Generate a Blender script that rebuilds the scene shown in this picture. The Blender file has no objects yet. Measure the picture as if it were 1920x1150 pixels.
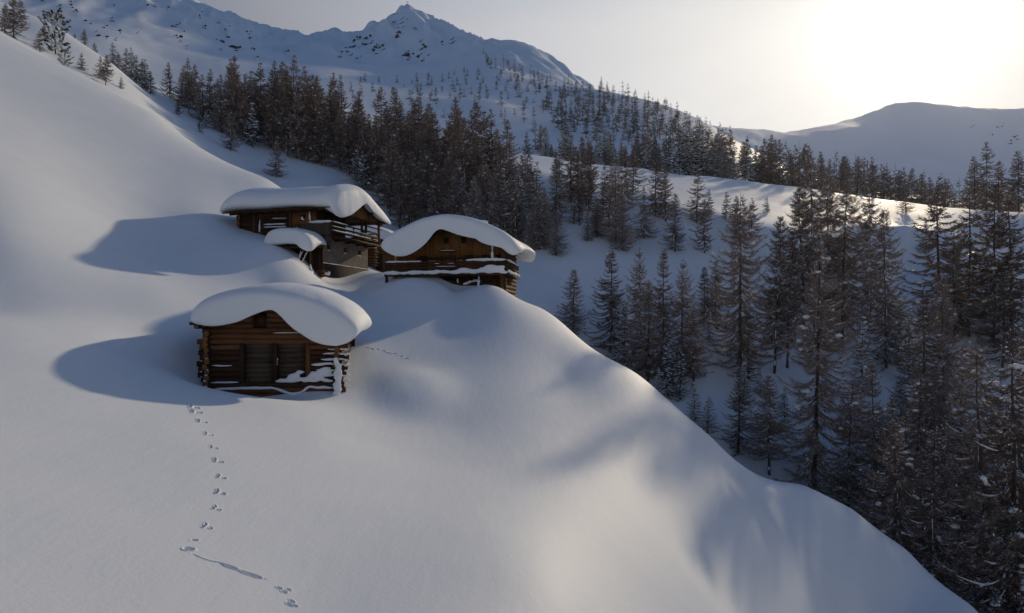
import bpy, bmesh, math, random
import numpy as np
from mathutils import Vector, Matrix, Euler

R = math.radians
SC = bpy.context.scene
COL = SC.collection
RNG = random.Random(7)

# ------------------------------------------------------------------ camera, sky, sun, exposure
F = 1280.0                 # focal length in pixels of a 1920 wide picture
CX, HY = 960.0, 608.0      # optical axis column and horizon row
cam_d = bpy.data.cameras.new('camera')
cam = bpy.data.objects.new('camera', cam_d)
COL.objects.link(cam)
cam.location = (0, 0, 0)
cam.rotation_euler = (R(90), 0, 0)
cam_d.sensor_width = 36.0
cam_d.lens = 24.0
cam_d.shift_y = (HY - 575.0) / 1920.0
cam_d.clip_start = 0.5
cam_d.clip_end = 20000
SC.camera = cam

SUN_AZ, SUN_EL = 30.5, 20.5
sun_dir = Vector((math.sin(R(SUN_AZ)) * math.cos(R(SUN_EL)), math.cos(R(SUN_AZ)) * math.cos(R(SUN_EL)), math.sin(R(SUN_EL))))

world = bpy.data.worlds.new('World')
SC.world = world
world.use_nodes = True
wn, wl = world.node_tree.nodes, world.node_tree.links
wn.clear()
w_out = wn.new('ShaderNodeOutputWorld')
w_bg = wn.new('ShaderNodeBackground')
w_bg.inputs['Strength'].default_value = 0.078
w_sky = wn.new('ShaderNodeTexSky')
w_sky.sky_type = 'NISHITA'
w_sky.sun_disc = False
w_sky.sun_elevation = R(SUN_EL)
w_sky.sun_rotation = R(SUN_AZ)
w_sky.altitude = 1900
w_sky.air_density = 1.3
w_sky.dust_density = 0.6
w_sky.ozone_density = 6.0
# a thin veil of high cloud round the sun that thins out away from it and towards the zenith
w_tc = wn.new('ShaderNodeTexCoord')
def wmath(op, a, b=None, clamp=False):
    n = wn.new('ShaderNodeMath'); n.operation = op; n.use_clamp = clamp
    for i, v in enumerate((a, b)):
        if v is None: continue
        if isinstance(v, (int, float)): n.inputs[i].default_value = v
        else: wl.new(v, n.inputs[i])
    return n.outputs[0]
w_dot = wn.new('ShaderNodeVectorMath'); w_dot.operation = 'DOT_PRODUCT'
wl.new(w_tc.outputs['Generated'], w_dot.inputs[0]); w_dot.inputs[1].default_value = sun_dir
cosang = wmath('MAXIMUM', w_dot.outputs['Value'], 0.0)
w_map = wn.new('ShaderNodeMapping'); w_map.inputs['Scale'].default_value = (1.0, 1.0, 2.6)
wl.new(w_tc.outputs['Generated'], w_map.inputs['Vector'])
w_noi = wn.new('ShaderNodeTexNoise')
w_noi.inputs['Scale'].default_value = 2.2; w_noi.inputs['Detail'].default_value = 5; w_noi.inputs['Roughness'].default_value = 0.5
wl.new(w_map.outputs['Vector'], w_noi.inputs['Vector'])
noi = w_noi.outputs['Fac']
g1 = wmath('POWER', cosang, 3.0)
g2 = wmath('POWER', cosang, 200.0)
g3 = wmath('POWER', cosang, 1500.0)
veil = wmath('ADD', wmath('MULTIPLY', g1, 0.65), wmath('MULTIPLY', g2, 0.45))
veil = wmath('ADD', veil, wmath('MULTIPLY', g3, 5.0))
veil = wmath('ADD', veil, 0.115)
veil = wmath('MULTIPLY', veil, wmath('ADD', wmath('MULTIPLY', noi, 0.34), 0.83))
w_cov = wn.new('ShaderNodeMapRange'); w_cov.interpolation_type = 'SMOOTHSTEP'
w_cov.inputs['From Min'].default_value = 0.42; w_cov.inputs['From Max'].default_value = 0.70
wl.new(w_dot.outputs['Value'], w_cov.inputs['Value'])
w_sep = wn.new('ShaderNodeSeparateXYZ'); wl.new(w_tc.outputs['Generated'], w_sep.inputs[0])
w_alt = wn.new('ShaderNodeMapRange'); w_alt.interpolation_type = 'SMOOTHSTEP'      # the cloud bank lies low, blue sky overhead
w_alt.inputs['From Min'].default_value = 0.39; w_alt.inputs['From Max'].default_value = 0.56; w_alt.inputs['To Min'].default_value = 1; w_alt.inputs['To Max'].default_value = 0.05
wl.new(w_sep.outputs['Z'], w_alt.inputs['Value'])
cover = wmath('MULTIPLY', w_cov.outputs['Result'], w_alt.outputs['Result'])
tint = wn.new('ShaderNodeMix'); tint.data_type = 'RGBA'
tint.inputs['A'].default_value = (0.93, 0.98, 1.14, 1); tint.inputs['B'].default_value = (1.005, 1.0, 0.98, 1)
wl.new(wmath('POWER', cosang, 6.0, True), tint.inputs['Factor'])
vcol = wn.new('ShaderNodeVectorMath'); vcol.operation = 'SCALE'
wl.new(tint.outputs['Result'], vcol.inputs[0]); wl.new(wmath('MULTIPLY', veil, 1.0 / 0.078), vcol.inputs['Scale'])
wmix = wn.new('ShaderNodeMix'); wmix.data_type = 'RGBA'
wl.new(cover, wmix.inputs['Factor']); wl.new(w_sky.outputs['Color'], wmix.inputs['A']); wl.new(vcol.outputs['Vector'], wmix.inputs['B'])
wl.new(wmix.outputs['Result'], w_bg.inputs['Color'])
wl.new(w_bg.outputs['Background'], w_out.inputs['Surface'])

sun_d = bpy.data.lights.new('sun', 'SUN')
sun_d.energy = 2.55
sun_d.angle = R(1.1)
sun_d.color = (1.0, 0.82, 0.57)
sun = bpy.data.objects.new('sun', sun_d)
COL.objects.link(sun)
sun.rotation_euler = sun_dir.to_track_quat('Z', 'Y').to_euler()

SC.view_settings.view_transform = 'Standard'
SC.view_settings.look = 'None'
SC.view_settings.exposure = 0.0
SC.view_settings.gamma = 1.0
SC.view_settings.use_curve_mapping = False
SC.cycles.max_bounces = 6
SC.cycles.diffuse_bounces = 2
SC.cycles.transparent_max_bounces = 4
SC.cycles.use_denoising = True
SC.cycles.denoising_prefilter = 'ACCURATE'

# ------------------------------------------------------------------ small helpers
def tag(o, label=None, cat=None, group=None, kind=None):
    if label: o['label'] = label
    if cat: o['category'] = cat
    if group: o['group'] = group
    if kind: o['kind'] = kind
    return o

def link_obj(name, mesh, mat=None, parent=None):
    o = bpy.data.objects.new(name, mesh)
    COL.objects.link(o)
    if mat is not None and not mesh.materials: mesh.materials.append(mat)
    if parent is not None: o.parent = parent
    return o

def empty(name, loc, rz=0.0):
    o = bpy.data.objects.new(name, None)
    COL.objects.link(o)
    o.empty_display_size = 0.5
    o.location = loc; o.rotation_euler = (0, 0, rz)
    return o

def mesh_np(name, verts, faces, smooth=False):
    """verts (n,3); faces: a list of index arrays, each (m,k)"""
    me = bpy.data.meshes.new(name)
    verts = np.asarray(verts, dtype=np.float32)
    me.vertices.add(len(verts)); me.vertices.foreach_set('co', verts.ravel())
    fl = [np.asarray(f, dtype=np.int32) for f in faces if len(f)]
    loops = np.concatenate([f.ravel() for f in fl])
    tot = np.concatenate([np.full(len(f), f.shape[1], dtype=np.int32) for f in fl])
    start = np.concatenate([[0], np.cumsum(tot)[:-1]]).astype(np.int32)
    me.loops.add(len(loops)); me.loops.foreach_set('vertex_index', loops)
    me.polygons.add(len(tot)); me.polygons.foreach_set('loop_start', start)
    try: me.polygons.foreach_set('loop_total', tot)
    except Exception: pass
    if smooth: me.polygons.foreach_set('use_smooth', np.ones(len(tot), dtype=bool))
    me.update(calc_edges=True)
    me.validate()
    return me

# ------------------------------------------------------------------ materials
def node_mat(name):
    m = bpy.data.materials.new(name); m.use_nodes = True
    nt = m.node_tree
    return m, nt, nt.nodes['Principled BSDF']

def snow_material():
    m, nt, b = node_mat('snow')
    tc = nt.nodes.new('ShaderNodeTexCoord')
    n1 = nt.nodes.new('ShaderNodeTexNoise'); n1.inputs['Scale'].default_value = 0.35; n1.inputs['Detail'].default_value = 4
    n2 = nt.nodes.new('ShaderNodeTexNoise'); n2.inputs['Scale'].default_value = 9.0; n2.inputs['Detail'].default_value = 6; n2.inputs['Roughness'].default_value = 0.7
    cr = nt.nodes.new('ShaderNodeValToRGB')
    cr.color_ramp.elements[0].position = 0.3; cr.color_ramp.elements[0].color = (0.755, 0.795, 0.83, 1)
    cr.color_ramp.elements[1].position = 0.7; cr.color_ramp.elements[1].color = (0.80, 0.83, 0.855, 1)
    bp = nt.nodes.new('ShaderNodeBump'); bp.inputs['Strength'].default_value = 0.22; bp.inputs['Distance'].default_value = 0.035
    for n in (n1, n2): nt.links.new(tc.outputs['Object'], n.inputs['Vector'])
    nt.links.new(n1.outputs['Fac'], cr.inputs['Fac']); nt.links.new(cr.outputs['Color'], b.inputs['Base Color'])
    mp = nt.nodes.new('ShaderNodeMapping'); mp.inputs['Scale'].default_value = (1.6, 0.5, 0.7); mp.inputs['Rotation'].default_value = (0, 0, 0.5)
    n3 = nt.nodes.new('ShaderNodeTexNoise'); n3.inputs['Scale'].default_value = 1.3; n3.inputs['Detail'].default_value = 3
    nt.links.new(tc.outputs['Object'], mp.inputs['Vector']); nt.links.new(mp.outputs['Vector'], n3.inputs['Vector'])
    b2 = nt.nodes.new('ShaderNodeBump'); b2.inputs['Strength'].default_value = 0.25; b2.inputs['Distance'].default_value = 0.06
    nt.links.new(n3.outputs['Fac'], b2.inputs['Height']); nt.links.new(b2.outputs['Normal'], bp.inputs['Normal'])
    nt.links.new(n2.outputs['Fac'], bp.inputs['Height']); nt.links.new(bp.outputs['Normal'], b.inputs['Normal'])
    b.inputs['Roughness'].default_value = 0.65
    b.inputs['Specular IOR Level'].default_value = 0.18
    return m
M_SNOW = snow_material()

# ------------------------------------------------------------------ terrain
def pix(px, py, Y): return ((px - CX) / F * Y, Y, (HY - py) / F * Y)

CTRL = []
def c(px, *pairs):
    for Y, py in pairs: CTRL.append(pix(px, py, Y))
#   column  (depth, picture row) ...
c(-350, (43, 210), (64, 20), (98, -120), (112, -140), (130, -150), (160, -160), (300, -130), (500, -140), (900, -190))
c(0,    (40, 425), (50, 300), (66, 180), (98, 60), (110, 59), (126, 42), (148, 5), (168, 12), (260, 60), (480, 40), (900, -35), (1200, 0))
c(110,  (69, 220), (97, 118), (107, 120), (124, 86), (146, 52), (166, 70), (300, 110))
c(200,  (71, 255), (97, 163), (106, 168), (116, 148), (138, 112), (156, 125), (220, 160), (480, 70), (950, -15))
c(300,  (41, 552), (53, 455), (72, 300), (92, 220), (103, 235), (145, 192), (185, 160), (210, 175), (260, 185), (480, 110), (1000, 8), (1300, 60))
c(400,  (60, 420), (86, 290), (100, 312), (135, 262), (185, 200), (212, 205), (480, 130), (1050, 38))
c(450,  (62.3, 430), (70, 380))
c(500,  (41, 610), (49, 545), (82, 335), (95, 362), (130, 325), (175, 235), (212, 205), (240, 210), (500, 140), (900, 90), (1050, 66), (1350, 110))
c(600,  (50, 552), (68, 470), (78, 420), (92, 408), (134, 340), (175, 250), (208, 187), (240, 195), (340, 180), (520, 140), (850, 105), (1200, 70), (1500, 120))
c(690,  (34.5, 735), (40, 655), (48, 590), (56, 545), (66, 505), (76, 500), (92, 455), (132, 385), (170, 290), (205, 225), (232, 235), (330, 200), (520, 155), (900, 100), (1270, 45))
c(765,  (520, 160), (700, 130), (900, 95), (1100, 55), (1300, 13), (1500, 70), (2000, 180))
c(850,  (10, 1500), (14.8, 1150), (21.2, 950), (31.5, 800), (38, 700), (47, 600), (54, 545), (62, 520), (75, 560), (92, 520), (122, 430), (158, 330), (200, 262), (230, 275), (330, 225), (480, 180), (800, 130), (1230, 66), (1500, 140))
c(930,  (400, 190), (700, 130), (1120, 90), (1400, 160))
c(985,  (58, 568), (68, 600), (82, 590), (98, 520), (115, 440), (134, 345), (195, 288), (225, 300), (320, 262), (420, 205), (700, 150), (1120, 98), (1400, 170))
c(1060, (16.5, 1150), (25.5, 920), (41.5, 700), (54.5, 615), (64, 700), (80, 690), (97, 535), (116, 430), (135, 345), (198, 298), (230, 312), (330, 265), (450, 205), (700, 160), (1000, 131), (1300, 190))
c(1200, (13.5, 1500), (20.3, 1150), (27.8, 950), (36.5, 800), (48.5, 712), (57, 815), (70, 795), (90, 625), (104, 510), (122, 435), (139, 368), (202, 315), (235, 330), (330, 270), (450, 215), (600, 185), (900, 235), (1500, 245))
c(1350, (24.5, 1150), (31.5, 1000), (38, 890))
c(1330, (45.5, 820), (54, 930), (66, 855), (86, 655), (108, 520), (124, 440), (205, 331), (240, 345), (330, 285), (520, 238), (900, 260), (1700, 235), (2300, 290))
c(1400, (26.5, 1170), (33, 1000), (39.5, 918), (45, 880), (55, 985), (66, 885), (86, 690), (115, 530), (124, 448), (205, 340), (300, 320), (450, 312), (1000, 306), (1480, 288), (1800, 246), (2300, 290))
c(1500, (20, 1500), (30.5, 1150), (38, 1000), (46, 913), (55, 1015), (65, 925), (82, 728), (112, 550), (127, 455), (203, 352), (240, 362), (300, 345), (500, 352), (1000, 345), (1420, 322), (1900, 248), (2500, 300))
c(1600, (44, 958), (52, 1060), (62, 950), (78, 770), (108, 580), (132, 465), (195, 366), (230, 380), (320, 372), (600, 372), (1000, 362), (1350, 336), (2100, 220), (2600, 290))
c(1700, (37, 1150), (43, 1034), (50, 1120), (59, 1000), (74, 820), (104, 610), (134, 480), (147, 425), (186, 379), (220, 395), (320, 385), (700, 378), (1000, 366), (1250, 342), (1440, 300), (1700, 252), (2080, 196), (2700, 280))
c(1830, (26, 1500), (39.5, 1146), (46, 1220), (52, 1080), (70, 880), (100, 650), (128, 510), (139, 450), (172, 394), (205, 410), (320, 396), (800, 382), (1250, 345), (1600, 285), (2150, 203), (2700, 280))
c(1960, (31.5, 1265), (38, 1330), (50, 1150), (68, 920), (98, 680), (130, 520), (145, 465), (166, 405), (200, 422), (320, 400), (800, 385), (1250, 350), (1700, 270), (2200, 198), (2900, 280))
c(2300, (20, 1800), (30, 1560), (40, 1500), (60, 1050), (98, 720), (130, 540), (160, 430), (320, 405), (800, 385), (1250, 350), (1700, 260), (2250, 170), (2900, 260))
for _px in (-350, -175, 0, 150, 300, 450, 600):        # the even near slope
    for _Y in (8.0, 11.0, 15.0, 20.0, 26.0, 32.0):
        if _px > 400 and _Y > 28: continue
        _x = (_px - CX) / F * _Y
        CTRL.append((_x, _Y, -7.9 - 0.25 * _x + 0.07 * _Y))
CTRL += [pix(760, 519, 54.6), pix(835, 533, 54.4), pix(905, 532, 54.6), pix(945, 545, 55.2), pix(965, 585, 57.0), pix(505, 462, 56.0), pix(558, 488, 56.2), pix(602, 524, 57.5), pix(640, 528, 60)]
for _px, _Y, _py in ((930, 198, 283), (985, 195, 288), (1060, 198, 298), (1130, 200, 306), (1200, 202, 315), (1265, 203, 323), (1330, 205, 331), (1400, 205, 340), (1500, 203, 352), (1600, 195, 366), (1700, 186, 379), (1830, 172, 394)):
    _z = (HY - _py) / F * _Y
    for _d in [q for q in (12.0, 25.0, 38.0, 50.0, 62.0, 72.0) if q <= (50 if _px < 1250 else 72 if _px < 1450 else 62 if _px < 1550 else 50)]: CTRL.append(((_px - CX) / F * (_Y - _d), _Y - _d, _z - 0.315 * _d))
# crest of the mountain
CTRL += [pix(*q) for q in ((725, 38, 1290), (748, 17, 1300), (786, 23, 1295), (803, 35, 1285), (832, 57, 1255), (700, 42, 1275), (675, 60, 1260), (640, 69, 1240), (570, 73, 1180), (462, 52, 1055), (432, 40, 1050), (400, 38, 1050), (378, 24, 1030), (340, 12, 1010), (250, 2, 985), (180, -6, 960))]
CTRL = np.array(CTRL)

def tps_coords(x, y):
    r = np.sqrt(x * x + y * y)
    az = np.arctan2(x, y)
    lim = R(50)
    azc = np.clip(az, -lim, lim)
    back = np.clip((np.abs(az) - lim) / (math.pi - lim), 0, 1)      # 0 in front, 1 straight behind
    azc = azc * (1 - back * back * (3 - 2 * back))
    return azc * 2.2, np.log(np.maximum(r, 6.0)), r

def tps_fit():
    u, v, r = tps_coords(CTRL[:, 0], CTRL[:, 1])
    val = CTRL[:, 2] / (r + 20)
    n = len(u)
    d2 = (u[:, None] - u[None]) ** 2 + (v[:, None] - v[None]) ** 2
    K = 0.5 * d2 * np.log(d2 + 1e-12) + np.eye(n) * 2e-5
    P = np.stack([np.ones(n), u, v], 1)
    A = np.block([[K, P], [P.T, np.zeros((3, 3))]])
    s = np.linalg.solve(A, np.concatenate([val, np.zeros(3)]))
    return u, v, s
TU, TV, TS = tps_fit()

def hash2(ix, iy, seed):
    h = (ix.astype(np.int64) * 374761393 + iy.astype(np.int64) * 668265263 + seed * 974634777) & 0xffffffff
    h = ((h ^ (h >> 13)) * 1274126177) & 0xffffffff
    return ((h ^ (h >> 16)) & 0xffffff) / float(0xffffff)
def vnoise(x, y, seed=0):
    ix, iy = np.floor(x), np.floor(y)
    fx, fy = x - ix, y - iy
    fx = fx * fx * fx * (fx * (fx * 6 - 15) + 10); fy = fy * fy * fy * (fy * (fy * 6 - 15) + 10)
    ix = ix.astype(np.int64); iy = iy.astype(np.int64)
    a = hash2(ix, iy, seed); b = hash2(ix + 1, iy, seed); c_ = hash2(ix, iy + 1, seed); d = hash2(ix + 1, iy + 1, seed)
    return (a + (b - a) * fx) * (1 - fy) + (c_ + (d - c_) * fx) * fy - 0.5
def fbm(x, y, seed=0, octaves=4, gain=0.5):
    t, amp = 0.0, 1.0
    for o in range(octaves):
        t = t + amp * vnoise(x, y, seed + o); x, y, amp = x * 2.03 + 3.1, y * 2.03 + 1.7, amp * gain
    return t
def sstep(a, b, t):
    t = np.clip((t - a) / (b - a), 0, 1); return t * t * (3 - 2 * t)

# wind scoops, banks and drifts that the snow has built round the huts: x, y, radius along, radius across, turn, height
BUMPS = []
def local(px, Y, az, u, v):
    th = R(90 - az); x0, y0 = (px - CX) / F * Y, Y
    return x0 + u * math.cos(th) - v * math.sin(th), y0 + u * math.sin(th) + v * math.cos(th)

_t1, _t3, _t2 = R(90 - 82), R(90 - 100), R(90 - 18)
for (u, v, ra, rb, h) in ((-1.4, -0.7, 3.4, 2.3, -0.85), (-2.3, -0.2, 2.2, 1.1, -0.45), (-3.9, 2.6, 1.0, 2.6, -0.5), (6.7, 0.8, 2.1, 2.8, 0.5), (-1.2, -1.4, 4.0, 2.8, -0.25)):
    x_, y_ = local(514, 33.4, 82, u, v); BUMPS.append((x_, y_, ra, rb, _t1, h))
for (u, v, ra, rb, h) in ((-3.0, -0.3, 2.2, 1.5, -0.5), (0.3, -0.2, 2.0, 1.4, -0.35), (5.3, 0.6, 1.3, 1.6, -0.95), (1.5, -0.2, 2.2, 1.2, -0.2)):
    x_, y_ = local(835, 56.0, 100, u, v); BUMPS.append((x_, y_, ra, rb, _t3, h))
BUMPS.append((-20.0, 29.0, 4.4, 5.5, 0.0, 0.85))
BUMPS.append((-15.55 + 0.6 * 0.951, 63.85 - 0.6 * 0.309, 4.6, 1.6, _t2, -0.5))

def ground(x, y):
    x = np.asarray(x, dtype=np.float64); y = np.asarray(y, dtype=np.float64)
    shp = x.shape; x = x.ravel(); y = y.ravel()
    out = np.empty(len(x))
    for s in range(0, len(x), 20000):
        xs, ys = x[s:s + 20000], y[s:s + 20000]
        u, v, r = tps_coords(xs, ys)
        d2 = (u[:, None] - TU[None]) ** 2 + (v[:, None] - TV[None]) ** 2
        z = (0.5 * d2 * np.log(d2 + 1e-12)) @ TS[:-3] + TS[-3] + TS[-2] * u + TS[-1] * v
        z = z * (r + 20)
        far = sstep(260, 700, r)
        crag = 0.5 - np.abs(fbm(xs / 150.0 + 0.4 * ys / 210.0, ys / 420.0, 23, 5, 0.55))
        high = sstep(700, 1000, r) * (1 - sstep(1500, 2000, r))
        z = z + far * (r * 0.009) * fbm(xs / 170.0, ys / 170.0, 11, 5, 0.5) + far * (1 - sstep(1250, 1700, r)) * (1 - sstep(R(6), R(14), np.arctan2(xs, ys))) * (0.30 + 2.1 * high) * r * 0.024 * (crag - 0.3)
        mid = sstep(70, 110, r) * (1 - far)
        z = z + mid * 0.4 * fbm(xs / 22.0, ys / 22.0, 5, 4, 0.45)
        near = 1 - sstep(60, 90, r)
        z = z + near * 0.10 * fbm(xs / 7.0, ys / 11.0, 3, 2, 0.4)
        for (bx, by, ra, rb, rot, h) in BUMPS:
            dx, dy = xs - bx, ys - by
            m = (np.abs(dx) < 3.2 * max(ra, rb)) & (np.abs(dy) < 3.2 * max(ra, rb))
            if not m.any(): continue
            cr_, sr_ = math.cos(rot), math.sin(rot)
            a = (dx[m] * cr_ + dy[m] * sr_) / ra; b = (-dx[m] * sr_ + dy[m] * cr_) / rb
            z[m] += h * np.exp(-(a * a + b * b) ** 1.3)
        out[s:s + 20000] = z
    return out.reshape(shp)
def gz(x, y): return float(ground(np.array([x]), np.array([y]))[0])

def ray_hit(px, py, y0=8.0, y1=900.0):
    """world point where the sight line through a picture point first meets the snow beyond depth y0"""
    Y = np.exp(np.linspace(math.log(y0), math.log(y1), 900))
    z = ground((px - CX) / F * Y, Y)
    d = z - (HY - py) / F * Y
    k = np.argmax(d > 0)
    if d[k] <= 0: return None
    if k > 0:
        t = -d[k - 1] / (d[k] - d[k - 1]); Yh = Y[k - 1] + t * (Y[k] - Y[k - 1])
    else: Yh = Y[0]
    return np.array([(px - CX) / F * Yh, Yh, (HY - py) / F * Yh])

PITS = []       # footprints pressed into the snow: x, y, half length, half width, turn, depth
def pits(x, y):
    z = np.zeros_like(x)
    for (bx, by, ra, rb, rot, h) in PITS:
        dx, dy = x - bx, y - by
        m = (dx * dx + dy * dy) < (2.6 * ra) ** 2
        if not m.any(): continue
        a = (dx[m] * math.cos(rot) + dy[m] * math.sin(rot)) / ra; b = (-dx[m] * math.sin(rot) + dy[m] * math.cos(rot)) / rb
        q = a * a + b * b
        z[m] += -h * np.exp(-q ** 2) + 0.22 * h * np.exp(-((np.sqrt(q) - 1.45) / 0.3) ** 2)
    return z

def build_ground():
    az_in = np.linspace(-46, 46, 901)
    az_out = np.concatenate([np.linspace(46, 180, 46)[1:], np.linspace(-180, -46, 46)[1:-1]])
    az = R(1) * np.concatenate([az_in, az_out]); na = len(az)
    rr = [4.0]
    while rr[-1] < 3050:
        q = rr[-1]
        rr.append(q * (1.03 if q < 11 else 1.011 if q < 130 else 1.016 if q < 500 else 1.012 if q < 1500 else 1.03))
    rr = np.array(rr); nr = len(rr)
    A, Rr = np.meshgrid(az, rr)
    X, Y = Rr * np.sin(A), Rr * np.cos(A)
    Z = ground(X, Y)
    V = np.stack([X, Y, Z], -1).reshape(-1, 3)
    I, J = np.meshgrid(np.arange(nr - 1), np.arange(na), indexing='ij')
    J2 = (J + 1) % na
    quads = np.stack([I * na + J, I * na + J2, (I + 1) * na + J2, (I + 1) * na + J], -1)      # (nr-1, na, 4)
    keep = np.ones((nr - 1, na), dtype=bool)
    # finer snow wherever a print is pressed in
    boxes = []
    for (bx, by, ra, rb, rot, h) in PITS:
        r_, a_ = math.hypot(bx, by), math.degrees(math.atan2(bx, by))
        i0 = np.searchsorted(rr, r_ - 2.2 * ra) - 1; i1 = np.searchsorted(rr, r_ + 2.2 * ra)
        da = math.degrees(2.4 * ra / r_)
        j0 = int((a_ - da + 46) / 92 * 900); j1 = int((a_ + da + 46) / 92 * 900) + 1
        keep[i0:i1, j0:j1] = False
    fi, fj = np.where(~keep)
    fverts, fquads = [], []
    base = 0; K = 8; KJ = 2
    pv, pq = [], []
    if len(fi):
        ti = np.linspace(0, 1, K + 1); tj = np.linspace(0, 1, KJ + 1)
        r0, r1 = rr[fi], rr[fi + 1]; a0, a1 = az[fj], az[fj + 1]
        RR = r0[:, None, None] + (r1 - r0)[:, None, None] * ti[None, :, None] + 0 * tj[None, None, :]
        AA = a0[:, None, None] + (a1 - a0)[:, None, None] * tj[None, None, :] + 0 * ti[None, :, None]
        PX, PY = RR * np.sin(AA), RR * np.cos(AA)
        PZ = ground(PX, PY) + pits(PX.ravel(), PY.ravel()).reshape(PX.shape)
        pv = np.stack([PX, PY, PZ], -1).reshape(-1, 3)
        nv = (K + 1) * (KJ + 1)
        cell = np.array([[i * (KJ + 1) + j, i * (KJ + 1) + j + 1, (i + 1) * (KJ + 1) + j + 1, (i + 1) * (KJ + 1) + j] for i in range(K) for j in range(KJ)])
        pq = (np.arange(len(fi)) * nv)[:, None, None] + cell[None]
        pq = pq.reshape(-1, 4)
        # weld the shared cell borders
        key = np.round(pv[:, :2] * 2000).astype(np.int64)
        _, first, inv = np.unique(key, axis=0, return_index=True, return_inverse=True)
        inv = inv.ravel(); pv = pv[first]; pq = inv[pq]
    q = quads[keep]
    # disc under the camera closes the sheet
    fan = np.array([[len(V), (j + 1) % na, j] for j in range(na)])
    V = np.vstack([V, [[0, 0, float(Z[0].mean())]]])
    faces = [q, fan[:, [0, 2, 1]]]
    if len(fi):
        # cells that hold a print become footprint pieces; the rest of the fine snow joins the sheet
        cen = pv[pq].mean(1); own = np.full(len(pq), -1)
        for n_, (bx, by, ra, rb, rot, h) in enumerate(PITS):
            dx, dy = cen[:, 0] - bx, cen[:, 1] - by
            q2 = ((dx * math.cos(rot) + dy * math.sin(rot)) / ra) ** 2 + ((-dx * math.sin(rot) + dy * math.cos(rot)) / rb) ** 2
            own[(q2 < 1.5 ** 2) & (own < 0)] = n_
        faces.append(pq[own < 0] + len(V)); V = np.vstack([V, pv])
    me = mesh_np('snow_ground', V, faces, smooth=True)
    o = link_obj('snow_ground', me, M_SNOW)
    tag(o, kind='structure')
    if len(fi):
        for n_ in range(len(PITS)):
            fq = pq[own == n_]
            if len(fq) < 4: continue
            used, inv2 = np.unique(fq, return_inverse=True)
            link_obj('footprint', mesh_np('footprint', pv[used], [inv2.reshape(fq.shape)], smooth=True), M_SNOW, o)
    return o
# ------------------------------------------------------------------ trees
def bark_material(name, c1, c2, scale=6.0, rough=0.9):
    m, nt, b = node_mat(name)
    tc = nt.nodes.new('ShaderNodeTexCoord')
    n = nt.nodes.new('ShaderNodeTexNoise'); n.inputs['Scale'].default_value = scale; n.inputs['Detail'].default_value = 5
    oi = nt.nodes.new('ShaderNodeObjectInfo')
    ad = nt.nodes.new('ShaderNodeMath'); ad.operation = 'MULTIPLY_ADD'; ad.inputs[1].default_value = 0.45
    cr = nt.nodes.new('ShaderNodeValToRGB')
    cr.color_ramp.elements[0].position = 0.35; cr.color_ramp.elements[0].color = (*c1, 1)
    cr.color_ramp.elements[1].position = 0.85; cr.color_ramp.elements[1].color = (*c2, 1)
    nt.links.new(tc.outputs['Object'], n.inputs['Vector'])
    nt.links.new(oi.outputs['Random'], ad.inputs[0]); nt.links.new(n.outputs['Fac'], ad.inputs[2])
    nt.links.new(ad.outputs[0], cr.inputs['Fac']); nt.links.new(cr.outputs['Color'], b.inputs['Base Color'])
    b.inputs['Roughness'].default_value = rough
    b.inputs['Specular IOR Level'].default_value = 0.15
    return m
M_BARK = bark_material('larch_bark', (0.045, 0.034, 0.028), (0.12, 0.095, 0.08))
M_TWIG = bark_material('larch_twigs', (0.12, 0.088, 0.074), (0.31, 0.235, 0.19), 0.5)
M_NEEDLE = bark_material('spruce_needles', (0.018, 0.028, 0.022), (0.05, 0.06, 0.042), 0.8)
M_PINE = bark_material('pine_needles', (0.02, 0.032, 0.024), (0.06, 0.075, 0.05), 0.8)

class Geo:
    """collects vertex and face arrays"""
    def __init__(s): s.v, s.f, s.m, s.n = [], [], [], 0
    def add(s, v, *faces, mat=0):
        v = np.asarray(v).reshape(-1, 3)
        for f in faces:
            f = np.asarray(f)
            if len(f): s.f.append(f + s.n); s.m.append(np.full(len(f), mat))
        s.v.append(v); s.n += len(v)
    def mesh(s, name, mats, smooth=True):
        order = sorted(range(len(s.f)), key=lambda i: s.f[i].shape[1])
        me = mesh_np(name, np.concatenate(s.v), [s.f[i] for i in order], smooth)
        for m in mats: me.materials.append(m)
        if len(mats) > 1:
            mi = np.concatenate([s.m[i] for i in order]).astype(np.int32)
            if len(mi) == len(me.polygons): me.polygons.foreach_set('material_index', mi)
        return me

def unit(a): return a / np.maximum(np.linalg.norm(a, axis=-1, keepdims=True), 1e-9)

def tubes(P, rad, sides=3):
    """P (n,k,3) centre lines, rad (n,k): vertices and quads of tapering tubes"""
    n, k, _ = P.shape
    T = unit(np.gradient(P, axis=1))
    up = np.array([0.0, 0.0, 1.0]); S = np.cross(T, up)
    bad = np.linalg.norm(S, axis=-1) < 0.05
    S[bad] = np.cross(T[bad], np.array([1.0, 0, 0]))
    S = unit(S); U = np.cross(S, T)
    ang = np.arange(sides) / sides * 2 * math.pi + 0.5
    V = P[:, :, None] + rad[:, :, None, None] * (np.cos(ang)[None, None, :, None] * S[:, :, None] + np.sin(ang)[None, None, :, None] * U[:, :, None])
    i, a, b = np.meshgrid(np.arange(n), np.arange(k - 1), np.arange(sides), indexing='ij')
    base = i * k * sides
    b2 = (b + 1) % sides
    Q = np.stack([base + a * sides + b, base + a * sides + b2, base + (a + 1) * sides + b2, base + (a + 1) * sides + b], -1).reshape(-1, 4)
    return V.reshape(-1, 3), Q

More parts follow.
